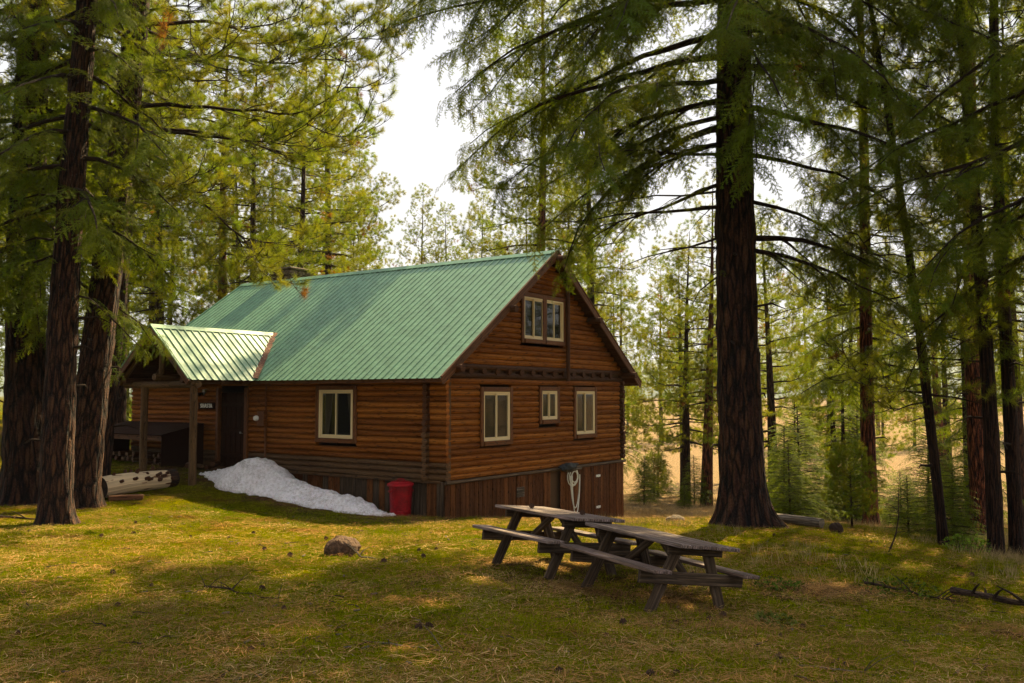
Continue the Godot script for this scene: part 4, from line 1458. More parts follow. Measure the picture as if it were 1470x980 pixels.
func trees() -> void:
	# the great fir beside the tables
	var lim := [
		[8.5, 176, 5.0, 2, -34, 0.075, 0.95], [7.97, 182, 4.8, 4, -72, 0.085, 0.9], [7.65, 168, 3.2, 0, -22, 0.04, 0.0], [7.4, 196, 3.6, 4, -14, 0.04, 0.35],
		[6.88, 178, 3.4, -3, -34, 0.05, 0.6], [6.38, 186, 3.3, -7, -8, 0.05, 0.0], [6.7, 172, 2.6, -3, -10, 0.03, 0.0], [5.81, 178, 2.3, -6, -18, 0.035, 0.15], [5.55, 190, 1.6, -2, -8, 0.03, 0.0],
		[5.75, 2, 4.2, -4, -26, 0.075, 0.8], [5.5, -10, 3.4, -14, -30, 0.06, 0.7], [6.5, 12, 3.6, -8, -36, 0.05, 0.8], [7.4, -22, 4.0, -6, -42, 0.055, 0.95], [5.2, 170, 1.2, -25, -55, 0.03, 0.2],
		[9.4, 180, 6.3, 0, -34, 0.08, 1.0], [9.9, 168, 6.0, 2, -30, 0.08, 1.0], [10.6, 190, 6.2, 0, -38, 0.08, 1.0], [11.2, 176, 6.2, -5, -40, 0.08, 1.0], [8.9, 205, 5.4, -2, -44, 0.07, 1.0],
		[9.2, 0, 6.0, 0, -36, 0.08, 1.0], [10.0, 14, 6.0, 0, -40, 0.08, 1.0], [10.7, -16, 6.2, 0, -44, 0.08, 1.0], [8.4, -40, 4.8, -5, -50, 0.07, 1.0], [9.6, 250, 4.6, -8, -55, 0.06, 1.0], [10.2, 290, 4.8, -8, -58, 0.06, 1.0], [8.7, 272, 3.2, -14, -62, 0.05, 1.0], [11.4, 30, 5.6, 0, -40, 0.07, 1.0], [11.0, 228, 5.4, -4, -50, 0.07, 1.0],
		[11.6, 178, 7.2, 4, -28, 0.085, 1.0], [12.2, 186, 7.4, 4, -30, 0.085, 1.0], [12.8, 172, 7.4, 4, -32, 0.085, 1.0], [13.4, 181, 7.2, 2, -34, 0.08, 1.0], [12.0, 198, 6.6, 0, -36, 0.08, 1.0], [11.8, 8, 6.6, 2, -34, 0.08, 1.0], [12.6, -8, 6.6, 2, -36, 0.08, 1.0], [8.2, 160, 4.6, 0, -34, 0.06, 1.0], [7.6, 188, 4.4, 0, -42, 0.05, 1.0]]
	plant(make_tree("fir", {"h": 31.0, "r": 0.435, "base": 10.2, "reach": 5.4, "limbs": 64, "seed": 9, "bark": "firbark", "near": true, "flare": 0.7, "lean": Vector3(-0.1, 0, 0), "extra": lim, "e0": -0.05, "e1": -0.75}),
		"fir_tree", "huge dark fir trunk with long drooping limbs beside the picnic tables", W(4.52, 17.75, -0.05))
	# dark boughs reaching in from the right edge
	plant(make_tree("fir", {"h": 24.0, "r": 0.33, "base": 5.4, "reach": 4.0, "limbs": 44, "seed": 14, "bark": "firbark", "near": true, "e0": -0.05, "e1": -0.8, "extra": [[7.2, 172, 4.2, -6, -28, 0.07, 0.9], [8.0, 160, 4.4, -6, -34, 0.06, 1.0], [6.3, 165, 3.2, -10, -40, 0.05, 1.0]]}),
		"fir_tree", "fir whose dark boughs hang into the upper right corner of the picture", W(9.3, 13.2, -0.05))
	# trees in the left foreground
	plant(make_tree("fir", {"h": 27.0, "r": 0.47, "base": 5.2, "reach": 3.6, "limbs": 96, "seed": 21, "bark": "firbark", "near": true, "e0": -0.15, "e1": -0.8, "extra": [[4.6, 350, 2.6, -15, -50, 0.04, 1.0], [5.4, 320, 2.6, -15, -50, 0.04, 1.0], [6.4, 300, 3.0, -15, -55, 0.04, 1.0]]}),
		"fir_tree", "thick black-trunked fir at the left edge of the clearing", W(-11.31, 20.86, -0.05))
	plant(make_tree("fir", {"h": 21.0, "r": 0.29, "base": 6.0, "reach": 2.6, "limbs": 70, "seed": 22, "bark": "pinebark", "near": true, "e0": -0.1, "e1": -0.75, "lean": Vector3(0.62, 0, 0), "extra": [[4.4, 5, 1.8, -15, -45, 0.03, 1.0], [5.2, 200, 2.4, -10, -50, 0.03, 1.0]]}),
		"fir_tree", "slim dark conifer nearest the camera among the trunks at the left", W(-8.55, 17.0, -0.05))
	var pl := [[7.3, -4, 4.9, 2, -44, 0.05], [8.6, 24, 5.4, 6, -16, 0.06], [8.3, -20, 5.2, 10, -18, 0.06], [9.0, 6, 5.8, 8, -14, 0.065], [9.7, -34, 5.0, 6, -20, 0.06], [10.2, 16, 5.6, 6, -14, 0.06], [9.2, 40, 5.0, 6, -16, 0.05], [7.4, -50, 3.2, 0, -30, 0.05], [10.9, -8, 5.8, 4, -24, 0.06]]
	plant(make_tree("pine", {"h": 27.0, "r": 0.36, "base": 9.5, "reach": 3.6, "limbs": 62, "seed": 23, "bark": "pinebark", "near": true, "lean": Vector3(2.0, 0, 0), "e1": -0.3, "extra": pl}),
		"pine_tree", "leaning pine with sunlit bark beside the cut log", W(-9.43, 19.94, -0.05))
	plant(make_tree("pine", {"h": 24.0, "r": 0.25, "base": 8.0, "reach": 3.0, "limbs": 56, "seed": 24, "bark": "pinebark", "near": true, "lean": Vector3(1.4, 0, 0)}),
		"pine_tree", "narrow trunk close behind the leaning sunlit pine", W(-10.3, 22.6, -0.05))
	# trees at the right edge
	plant(make_tree("pine", {"h": 15.0, "r": 0.09, "base": 2.8, "reach": 2.0, "limbs": 54, "seed": 31, "bark": "firbark", "near": true, "lean": Vector3(-1.7, 0, 0), "e1": -0.3}),
		"pine_tree", "slender dark pine leaning left near the right edge", W(8.52, 17.83, -0.05))
	plant(make_tree("pine", {"h": 19.0, "r": 0.135, "base": 4.6, "reach": 2.0, "limbs": 32, "seed": 32, "bark": "firbark", "near": true, "lean": Vector3(-0.4, 0, 0), "e1": -0.35}),
		"pine_tree", "left one of two straight black trunks at the right edge", W(9.08, 17.17, -0.05))
	plant(make_tree("fir", {"h": 19.0, "r": 0.125, "base": 4.2, "reach": 2.1, "limbs": 34, "seed": 33, "bark": "firbark", "near": true, "e1": -0.7}),
		"fir_tree", "right one of two straight black trunks at the right edge", W(9.6, 17.39, -0.05))
	plant(make_tree("pine", {"h": 25.0, "r": 0.25, "base": 6.0, "reach": 3.4, "limbs": 66, "seed": 34, "bark": "redbark", "near": true}),
		"pine_tree", "stout reddish pine trunk behind the two black trunks", W(12.5, 24.2, -0.05))
	plant(make_tree("fir", {"h": 20.0, "r": 0.20, "base": 4.0, "reach": 2.2, "limbs": 70, "seed": 35, "bark": "redbark", "near": true, "e1": -0.5}),
		"fir_tree", "leafy conifer with thick reddish base right of the great fir", W(9.9, 25.0, -0.05))

	# forest behind, from a few grown trees
	var pines := [
		make_tree("pine", {"h": 22.0, "r": 0.27, "base": 7.0, "reach": 3.1, "limbs": 70, "seed": 51, "big": 1.2}),
		make_tree("pine", {"h": 20.0, "r": 0.24, "base": 4.5, "reach": 2.8, "limbs": 72, "seed": 52, "big": 1.15}),
		make_tree("pine", {"h": 24.0, "r": 0.30, "base": 9.0, "reach": 3.0, "limbs": 60, "seed": 53, "bark": "redbark"}),
		make_tree("pine", {"h": 16.0, "r": 0.18, "base": 2.2, "reach": 2.1, "limbs": 64, "seed": 54, "big": 1.15}),
		make_tree("pine", {"h": 12.5, "r": 0.24, "base": 2.6, "reach": 2.7, "limbs": 46, "seed": 55, "e1": -0.3}),
		make_tree("pine", {"h": 14.0, "r": 0.26, "base": 4.2, "reach": 2.5, "limbs": 46, "seed": 56, "bark": "redbark"})]
	var firs := [
		make_tree("fir", {"h": 19.0, "r": 0.25, "base": 1.8, "reach": 2.6, "limbs": 84, "seed": 61, "big": 1.35, "e1": -0.45}),
		make_tree("fir", {"h": 15.0, "r": 0.20, "base": 1.0, "reach": 2.2, "limbs": 80, "seed": 62, "big": 1.3, "e1": -0.4})]
	var back := [[-14.4, 33.0, 0.9, 0], [-15.2, 39.0, 1.0, 1], [-14.7, 45.0, 1.05, 2], [-12.0, 42.0, 0.98, 0], [-9.6, 39.5, 1.0, 1], [-9.6, 47.0, 1.1, 0], [-10.6, 52.0, 1.1, 2], [-18.5, 42.0, 1.0, 2], [-20.0, 50.0, 1.1, 0], [-23.5, 47.0, 1.0, 1], [-17.0, 56.0, 1.1, 1], [-13.0, 60.0, 1.1, 3], [-25.0, 58.0, 1.1, 0], [-28.0, 52.0, 1.0, 2], [-22.0, 36.0, 0.95, 0], [-26.0, 41.0, 1.0, 1], [-18.0, 31.0, 0.8, 3], [-20.5, 66.0, 1.2, 1], [-15.0, 70.0, 1.1, 0], [-30.0, 68.0, 1.2, 1], [-11.5, 64.0, 0.95, 1], [-24.0, 74.0, 1.2, 3]]
	row_of_trees(back, pines, "pine_tree", "pine", "in the forest behind the cabin porch", "pines in the forest behind the cabin")
	var mid := [[-6.6, 62.0, 0.95, 1], [-4.2, 60.0, 0.80, 0], [-2.4, 66.0, 1.0, 1], [-0.6, 52.0, 0.9, 3], [1.3, 58.0, 0.95, 1], [3.2, 50.0, 0.85, 0], [4.6, 60.0, 0.95, 1], [5.6, 47.0, 0.8, 3], [1.3, 40.5, 1.12, 2], [4.0, 43.5, 1.1, 0]]
	row_of_trees(mid, pines, "pine_tree", "pine", "in the row beyond the cabin ridge", "pines beyond the cabin ridge")
	var mead := [[7.84, 41.3, 1.0, 4], [8.7, 40.4, 1.05, 5], [8.9, 47.0, 1.0, 4], [10.6, 36.5, 1.0, 4], [12.4, 46.0, 1.0, 5], [15.0, 40.0, 0.95, 4], [17.5, 50.0, 1.1, 4], [21.5, 45.0, 1.05, 5], [25.0, 52.0, 1.1, 4], [14.5, 60.0, 1.0, 3], [19.0, 34.0, 1.0, 0]]
	row_of_trees(mead, pines, "pine_tree", "pine", "at the edge of the dry meadow", "pines at the edge of the meadow")
	var fl := [[-17.0, 36.0, 0.8, 1], [-13.4, 50.0, 1.0, 0], [-19.5, 45.0, 0.9, 1], [-24.0, 62.0, 1.1, 0], [1.9, 44.0, 0.55, 1], [6.2, 54.0, 0.7, 0], [4.0, 40.0, 0.5, 1], [11.2, 30.5, 0.5, 1], [15.2, 30.0, 0.6, 0], [8.0, 31.0, 0.36, 1], [13.2, 37.0, 0.6, 0]]
	row_of_trees(fl, firs, "fir_tree", "fir", "among the trees behind", "firs among the trees behind")
	# a wood on the far side of the meadow
	var far := []
	var q := RandomNumberGenerator.new()
	q.seed = 404
	for k in 30:
		far.append([lerpf(-12.0, 78.0, k / 29.0) + q.randf_range(-2, 2), q.randf_range(100, 135), q.randf_range(0.75, 1.1), q.randi() % 4])
	row_of_trees(far, pines, "pine_tree", "pine", "in the wood on the far side of the meadow", "pines on the far side of the meadow")
	# the forest goes on behind the camera and to both sides
	var round_about := [[-16.0, 3.0, 1.0, 0], [-20.0, 9.0, 1.05, 1], [-7.0, -7.0, 1.0, 1], [-17.5, 14.5, 1.0, 1], [-24.0, 16.0, 1.1, 0], [-22.0, 24.0, 1.05, 2], [5.0, -12.0, 1.1, 0], [-16.0, -12.0, 1.1, 1], [17.5, 14.0, 1.05, 1]]
	for k in round_about.size():
		var a: Array = round_about[k]
		plant(pines[a[3]].duplicate(), "pine_tree", "%s pine counted round the camera, outside the picture" % ORD[k], W(a[0], a[1], -0.05), k * 1.7, a[2], "pines round the camera")
	for k in 3:
		var a: Array = [[-14.0, 8.5, 1.0, 0], [-18.5, 20.0, 1.0, 1], [-14.5, 16.0, 0.9, 0]][k]
		plant(firs[a[3]].duplicate(), "fir_tree", "%s fir counted round the camera, outside the picture" % ORD[k], W(a[0], a[1], -0.05), k * 1.9, a[2], "firs round the camera")
	for p in pines + firs:
		p.free()
	# young trees
	var young := [
		make_tree("fir", {"h": 3.0, "r": 0.035, "base": 0.2, "reach": 1.0, "limbs": 110, "seed": 71, "e0": 0.3, "e1": -0.1, "big": 0.8}),
		make_tree("pine", {"h": 2.4, "r": 0.03, "base": 0.35, "reach": 0.7, "limbs": 46, "seed": 72, "e1": 0.2, "big": 0.8}),
		make_tree("fir", {"h": 2.2, "r": 0.03, "base": 0.15, "reach": 0.85, "limbs": 90, "seed": 73, "e0": 0.25, "e1": 0.0, "big": 0.75})]
	for a in [[6.6, 21.5, 0.62, 0, "bushy young fir close behind the great fir trunk"], [7.7, 20.6, 0.68, 1, "pale young pine right of the great fir trunk"], [8.55, 19.6, 0.6, 2, "small young fir left of the leaning pine"], [8.75, 18.6, 0.68, 0, "dense young fir behind the leaning pine"], [9.3, 19.2, 0.7, 2, "young fir between the leaning pine and the black trunks"], [7.25, 24.0, 0.85, 0, "tall young fir between the great fir and the reddish trunk"],
			[7.3, 45.0, 0.9, 0, "young fir on the meadow right of the cabin's corner"], [6.6, 42.0, 0.8, 1, "young pine on the meadow nearest the cabin's corner"], [8.0, 40.0, 0.75, 0, "young fir at the foot of the two meadow pines"], [7.2, 38.0, 0.45, 2, "tiny conical fir on the meadow edge"], [5.6, 38.5, 0.7, 0, "young fir touching the cabin's far corner"], [9.5, 36.0, 0.9, 2, "young fir left of the great fir trunk"], [11.3, 26.5, 0.8, 2, "young fir in front of the reddish pine"],
			[8.2, 26.0, 1.1, 0, "young fir on the slope left of the reddish-based conifer"], [9.0, 28.5, 1.3, 0, "tall young fir standing behind the pale young pine"], [10.6, 28.0, 1.0, 2, "young fir between the reddish-based conifer and the leaning pine"], [11.8, 31.0, 1.4, 0, "tall young fir on the meadow edge right of the leaning pine"], [13.6, 29.5, 1.2, 0, "young fir on the meadow edge behind the two black trunks"], [7.6, 29.0, 1.0, 2, "young fir seen just right of the great fir trunk"], [10.1, 33.0, 1.2, 2, "young fir on the open meadow right of centre"], [12.9, 25.4, 0.9, 0, "young fir low between the two black trunks"]]:
		var o: Node3D = young[a[3]].duplicate()
		plant(o, "pine_sapling" if a[3] == 1 else "fir_sapling", a[4], W(a[0], a[1], -0.03), a[0] * 3.0, a[2], "young trees")
	for y in young:
		y.free()

# ------------------------------------------------------------------ things on the ground
func table(label: String, p: Vector3, yaw: float, roll: float, slope: float) -> void:
	var t := thing("picnic_table", label, "picnic table", p, PI / 2 - yaw, "wooden picnic tables")
	t.basis = t.basis * Basis(Vector3.RIGHT, roll) * Basis(Vector3.BACK, slope)
	var H := 0.735
	var q := RandomNumberGenerator.new()
	q.seed = int(p.x * 100)
	for k in 5:
		var mb := MB.new()
		mb.box(Transform3D(Basis(Vector3.UP, q.randf_range(-0.004, 0.004)), Vector3(q.randf_range(-0.012, 0.012), H - 0.02 + q.randf_range(-0.003, 0.003), -0.352 + k * 0.176)), Vector3(1.83, 0.166, 0.04).rotated(Vector3.RIGHT, 0) * Vector3(1, 0, 0) + Vector3(0, 0.042, 0.166), 0.008, q.randf() * 9)
		part("top_plank", t, mb.mesh(M["table%d" % (q.randi() % 3)]))
	for s in [-1.0, 1.0]:
		var mb := MB.new()
		mb.box(Transform3D(Basis(Vector3.UP, q.randf_range(-0.006, 0.006)), Vector3(q.randf_range(-0.02, 0.02), 0.43, s * 0.645)), Vector3(1.83, 0.042, 0.255), 0.008, q.randf() * 9)
		part("bench_plank", t, mb.mesh(M["table%d" % (q.randi() % 3)]))
		var fr := part("trestle", t)
		var x: float = s * 0.62
		for w in [-1.0, 1.0]:
			var leg := MB.new()
			var a := Vector3(x, -0.06, w * 0.53)
			var b := Vector3(x, H - 0.045, w * 0.20)
			leg.box(aim((a + b) * 0.5, b - a, Vector3.BACK), Vector3((b - a).length(), 0.135, 0.042), 0.006, q.randf() * 9)
			part("leg", fr, leg.mesh(M.tablefoot))
		var cb := MB.new()
		cb.box(Transform3D(Basis(Vector3.UP, PI / 2), Vector3(x + s * 0.045, 0.34, 0)), Vector3(1.50, 0.135, 0.042), 0.006, 3.0 + s)
		part("bench_beam", fr, cb.mesh(M.tablefoot))
		var tb := MB.new()
		tb.box(Transform3D(Basis(Vector3.UP, PI / 2), Vector3(x + s * 0.045, H - 0.092, 0)), Vector3(0.80, 0.09, 0.042), 0.006, 5.0 + s)
		part("top_beam", fr, tb.mesh(M.tablefoot))
		var br := MB.new()
		var c := Vector3(x - s * 0.03, 0.32, 0)
		var d := Vector3(s * 0.08, H - 0.05, 0)
		br.box(aim((c + d) * 0.5, d - c, Vector3.UP), Vector3((d - c).length(), 0.09, 0.042), 0.006, 6.0)
		part("brace", fr, br.mesh(M.tablefoot))

func lump(sd: int, s: Vector3, m: Material, rough := 0.28, n := 14) -> ArrayMesh:
	var mb := MB.new()
	var f := FastNoiseLite.new()
	f.seed = sd
	f.frequency = 0.8
	for a in n + 1:
		for b in 2 * n + 1:
			var th := PI * a / n
			var ph := TAU * (b % (2 * n)) / (2 * n)
			var d := Vector3(sin(th) * cos(ph), cos(th), sin(th) * sin(ph))
			mb.vert(d * s * (1.0 + rough * f.get_noise_3dv(d * 1.6) + rough * 0.35 * f.get_noise_3dv(d * 5.0)), d)
	for a in n:
		for b in 2 * n:
			var k := a * (2 * n + 1) + b
			var r := k + 2 * n + 1
			mb.i.append_array(PackedInt32Array([k, k + 1, r, r, k + 1, r + 1]))
	mb.smooth()
	return mb.mesh(m)

func stick(pts: Array, r: float, m: Material, twigs := 0, sd := 1) -> ArrayMesh:
	var mb := MB.new()
	var n := pts.size()
	mb.tube(pts, range(n).map(func(k): return r * (1.0 - 0.7 * k / (n - 1))), 7, true)
	var q := RandomNumberGenerator.new()
	q.seed = sd
	for t in twigs:
		var k := q.randi_range(0, n - 2)
		var p: Vector3 = pts[k].lerp(pts[k + 1], q.randf())
		var d := Vector3(q.randf_range(-1, 1), q.randf_range(0.05, 0.7), q.randf_range(-1, 1)).normalized()
		var l := q.randf_range(0.12, 0.4)
		mb.tube([p, p + d * l * 0.5 + Vector3(0, 0.02, 0), p + d * l], [r * 0.45, r * 0.3, r * 0.12], 5, false)
	return mb.mesh(m)

func ground_line(x0: float, z0: float, x1: float, z1: float, n: int, up: float, wob: float, sd: int) -> Array:
	var q := RandomNumberGenerator.new()
	q.seed = sd
	var out := []
	for k in n + 1:
		var t := float(k) / n
		var x := lerpf(x0, x1, t) + q.randf_range(-wob, wob)
		var z := lerpf(z0, z1, t) + q.randf_range(-wob, wob)
		out.append(W(x, z, up + q.randf_range(0, wob * 0.5)))
	return out

func things(cab: Node3D) -> void:
	var hx := cab.transform
	table("far picnic table, nearest the cabin wall", Vector3(0.56, -0.235, -12.28), -0.579, 0.10, -0.01)
	table("near picnic table, tilted on the slope nearest the camera", Vector3(1.643, -0.30, -10.739), -0.514, 0.14, 0.01)
	# red bin
	var p: Vector3 = hx * Vector3(-0.45, 0, -1.02)
	var bin := thing("trash_can", "red plastic trash can with a lid against the cabin skirting", "trash can", W(p.x, -p.z, -0.01))
	var b := MB.new()
	b.lathe(Transform3D(), [Vector2(0.0, 0.0), Vector2(0.235, 0.0), Vector2(0.25, 0.02), Vector2(0.255, 0.1), Vector2(0.262, 0.11), Vector2(0.262, 0.13), Vector2(0.257, 0.14), Vector2(0.285, 0.70), Vector2(0.295, 0.72), Vector2(0.295, 0.76), Vector2(0.28, 0.765)], 32)
	part("body", bin, b.mesh(M.red))
	b = MB.new()
	b.lathe(Transform3D(Basis(Vector3(1, 0, 0.3).normalized(), 0.03), Vector3.ZERO), [Vector2(0.315, 0.73), Vector2(0.325, 0.735), Vector2(0.325, 0.77), Vector2(0.31, 0.79), Vector2(0.24, 0.815), Vector2(0.23, 0.83), Vector2(0.12, 0.845), Vector2(0.0, 0.85)], 32)
	part("lid", bin, b.mesh(M.redlid))
	b = MB.new()
	b.tube([Vector3(-0.09, 0.845, 0), Vector3(-0.07, 0.885, 0), Vector3(0.07, 0.885, 0), Vector3(0.09, 0.845, 0)], [0.014, 0.014, 0.014, 0.014], 8)
	part("handle", bin, b.mesh(M.redlid))
	for s in [-1, 1]:
		b = MB.new()
		b.box(Transform3D(Basis(Vector3.UP, 0.6), Vector3.ZERO) * Transform3D(Basis(), Vector3(0.295 * s, 0.6, 0)), Vector3(0.05, 0.05, 0.14), 0.012)
		part("side_handle", bin, b.mesh(M.red))
	snow_pile(hx)
	# bleached log with cut branch stubs
	var l0 := Vector3(-9.66, gh(-9.66, 21.4) + 0.27, -21.3)
	var l1 := Vector3(-8.62, gh(-8.62, 23.0) + 0.25, -23.1)
	var lt := thing("cut_log", "bleached log with short branch stubs lying in the sun by the porch", "log", Vector3.ZERO)
	var q := RandomNumberGenerator.new()
	q.seed = 81
	var pts := []
	var rad := []
	for k in 9:
		var t := k / 8.0
		pts.append(l0.lerp(l1, t) + Vector3(0, 0.02 * sin(t * 5.0), 0.02 * sin(t * 7.0)))
		rad.append(lerpf(0.255, 0.225, t) * q.randf_range(0.97, 1.04))
	b = MB.new()
	b.tube(pts.slice(0, 8), rad.slice(0, 8), 20, false)
	part("trunk", lt, b.mesh(M.peeled))
	b = MB.new()
	b.tube([pts[7], pts[8]], [rad[7] + 0.012, rad[8]], 20, true)
	part("bark_end", lt, b.mesh(M.pinebark))
	var ax := (l1 - l0).normalized()
	b = MB.new()
	b.tube([l0 - ax * 0.004, l0 + ax * 0.03], [rad[0] * 0.99, rad[0] * 1.005], 20, true)
	part("sawn_face", lt, b.mesh(M.endgrain))
	var sx := ax.cross(Vector3.UP).normalized()
	for k in 22:
		var t := q.randf_range(0.06, 0.86)
		var an := q.randf_range(-0.4, 2.9)
		var d := (sx * cos(an) + Vector3.UP * sin(an) + ax * 0.5).normalized()
		var c := l0.lerp(l1, t)
		var rr := lerpf(0.255, 0.225, t)
		b = MB.new()
		var e := q.randf_range(0.05, 0.17)
		b.tube([c + d * rr * 0.8, c + d * (rr + e)], [0.048, 0.036], 8, true)
		part("branch_stub", lt, b.mesh(M.stub))
	b = MB.new()
	b.box(at(W(-9.05, 21.25, 0.06), 0.35), Vector3(0.75, 0.11, 0.28), 0.015)
	solo("wood_block", "low dark wood block on the moss in front of the bleached log", "block", b.mesh(M.fascia), Transform3D())
	# stones
	for a in [[-2.56, 13.75, Vector3(0.27, 0.20, 0.22), "round brown boulder on the moss left of the picnic tables", "boulder", 0.06],
			[-11.75, 19.6, Vector3(0.22, 0.17, 0.18), "mossy grey stone at the foot of the thick left fir", "stone", 0.07], [-12.1, 19.2, Vector3(0.30, 0.16, 0.2), "flat grey stone at the left edge below the mossy stone", "stone", 0.05], [-12.35, 20.4, Vector3(0.24, 0.2, 0.2), "upper grey stone at the left edge", "stone", 0.1],
			[3.72, 20.7, Vector3(0.25, 0.10, 0.16), "pale flat stone on the grass left of the great fir", "stone", 0.04], [-9.9, 23.2, Vector3(0.3, 0.2, 0.25), "grey stone behind the bleached log", "stone", 0.06]]:
		solo("boulder", a[3], "stone", lump(int(a[0] * 31), a[2], M[a[4]]), at(W(a[0], a[1], a[5]), a[0]), "")
	# sawn pale logs beyond the great fir
	for a in [[5.45, 18.9, 6.15, 18.0, 0.10, "long pale weathered log right of the great fir"], [5.75, 18.9, 6.3, 18.4, 0.08, "short pale log behind the long pale log"]]:
		var pp := ground_line(a[0], a[1], a[2], a[3], 4, a[4] + 0.03, 0.01, 5)
		b = MB.new()
		b.tube(pp, [a[4], a[4] * 1.02, a[4], a[4] * 0.97, a[4] * 0.95], 12, true)
		solo("pale_log", a[5], "log", b.mesh(M.greywood), Transform3D())
	solo("stump", "small dark stump at the end of the pale logs", "stump", lump(7, Vector3(0.13, 0.13, 0.13), M.endgrain), at(W(6.35, 17.8, 0.06)))
	solo("dead_limb", "crooked dead limb lying at the right edge of the clearing", "branch", stick(ground_line(5.7, 11.8, 6.9, 10.3, 9, 0.05, 0.05, 3), 0.05, M.deadwood, 5, 4), Transform3D())
	solo("dead_limb", "thin forked dead branch on the moss at left centre", "branch", stick(ground_line(-3.5, 10.4, -2.25, 9.5, 8, 0.015, 0.06, 8), 0.012, M.deadwood, 9, 9), Transform3D())
	solo("dead_limb", "straight grey stick lying in the foreground", "branch", stick(ground_line(-1.3, 7.85, -0.4, 7.45, 7, 0.015, 0.015, 11), 0.012, M.greywood, 2, 3), Transform3D())
	solo("dead_limb", "pale bent twig beside the boulder", "branch", stick(ground_line(-2.28, 13.4, -1.95, 12.95, 5, 0.02, 0.04, 12), 0.016, M.greywood, 4, 13), Transform3D())
	solo("dead_limb", "dark stick lying between the left trunks", "branch", stick(ground_line(-10.0, 17.6, -8.9, 17.3, 6, 0.03, 0.04, 14), 0.03, M.deadwood, 3, 15), Transform3D())
	solo("dead_limb", "upright dead stem standing in the dry grass at right", "branch", stick([W(6.3, 15.2), W(6.42, 15.2, 0.3), W(6.5, 15.25, 0.6), W(6.48, 15.2, 0.95)], 0.016, M.deadwood, 5, 16), Transform3D())
	solo("dead_limb", "fine curved twig in the right foreground", "branch", stick(ground_line(2.35, 7.5, 3.1, 7.15, 7, 0.015, 0.03, 17), 0.01, M.greywood, 3, 18), Transform3D())
	solo("dead_limb", "dark stick near the trench of bare earth", "branch", stick(ground_line(4.7, 12.1, 5.4, 11.2, 6, 0.03, 0.05, 27), 0.02, M.deadwood, 6, 28), Transform3D())
	# hose, tarp and reel on the skirting
	var hs := thing("garden_hose", "coiled white hose hanging on the cabin skirting", "hose", hx * Vector3(5.75, -0.2, 0.1), hx.basis.get_euler().y)
	for a in [[0.30, 0.34, 0.0, 0.04], [0.24, 0.28, 0.02, 0.07], [0.17, 0.2, 0.03, 0.10], [0.26, 0.95, 0.0, 0.12], [0.22, 1.15, 0.0, 0.145]]:
		b = MB.new()
		var hp := []
		for k in 15:
			var t := k / 14.0 if a[1] > 0.5 else k / 14.0 * 2.0 - 0.5
			var an: float = PI * t
			if a[1] > 0.5:
				hp.append(Vector3(-a[0] * cos(an), -0.05 - a[1] * sin(an) * (0.75 + 0.25 * sin(an)), a[3]))
			else:
				hp.append(Vector3(-a[0] * cos(an), -0.10 - a[1] * sin(an) * 0.8, a[3]))
		b.tube(hp, range(15).map(func(_k): return 0.017), 8, true)
		part("loop", hs, b.mesh(M.hose))
	b = MB.new()
	b.tube([Vector3(-0.55, 0.11, 0.16), Vector3(0.28, 0.13, 0.16)], [0.03, 0.03], 8)
	part("hanger_pipe", hs, b.mesh(M.greywood))
	var tp := lump(91, Vector3(0.42, 0.12, 0.12), M.tarp, 0.6, 12)
	solo("black_tarp", "crumpled black sheeting hanging above the coiled hose", "tarp", tp, Transform3D(hx.basis, hx * Vector3(5.42, 0.0, 0.2)))
	# wood bin under the porch with firewood
	var wb := thing("wood_bin", "dark open-fronted firewood bin with sloping top under the porch", "wood bin", hx * Vector3(0, 0, -11.1), hx.basis.get_euler().y)
	for s in [-1.9, 1.9]:
		var sd := MB.new()
		var o := Vector3(0, 0, s)
		var pr := [Vector3(-0.1, -0.3, 0), Vector3(-1.5, -0.3, 0), Vector3(-1.5, 0.95, 0), Vector3(-0.1, 1.24, 0)]
		var th := Vector3(0, 0, 0.02)
		sd.quad(o + th + pr[0], o + th + pr[3], o + th + pr[2], o + th + pr[1])
		sd.quad(o - th + pr[0], o - th + pr[1], o - th + pr[2], o - th + pr[3])
		for k in 4:
			var e: Vector3 = pr[k]
			var f: Vector3 = pr[(k + 1) % 4]
			sd.quad(o + e - th, o + e + th, o + f + th, o + f - th)
		part("side_panel", wb, sd.mesh(M.door))
	for k in 6:
		var rb := MB.new()
		var c := Vector3(-0.24 - k * 0.245, 1.235 - (k * 0.245 + 0.12) * 0.21, 0)
		rb.box(Transform3D(Basis(Vector3(0, 0, 1), Vector3(-0.978, -0.205, 0), Vector3(0, 0, 1).cross(Vector3(-0.978, -0.205, 0))), c), Vector3(3.95, 0.238, 0.03), 0.005, k)
		part("lid_board", wb, rb.mesh(M.door))
	var hd := MB.new()
	hd.box(Transform3D(Basis(Vector3.UP, PI / 2), Vector3(-1.47, 0.84, 0)), Vector3(3.76, 0.14, 0.04), 0.008)
	part("header_board", wb, hd.mesh(M.fascia))
	var fm := [log_mesh(Vector3(-0.2, 0, 0), Vector3(0.2, 0, 0), 0.075, M.darklog, 3, 7), log_mesh(Vector3(-0.2, 0, 0), Vector3(0.2, 0, 0), 0.06, M.greylog, 4, 6)]
	for row in 3:
		for k in 8:
			var fp := hx * Vector3(-1.0 + q.randf_range(-0.05, 0.05), 0.02 + row * 0.14, -9.75 - k * 0.34 + 0.1 * (row % 2))
			solo("firewood", "split firewood piece stacked inside the dark bin", "firewood", fm[(row + k) % 2], Transform3D(hx.basis * Basis(Vector3.UP, q.randf_range(-0.1, 0.1)), fp), "firewood in the bin")
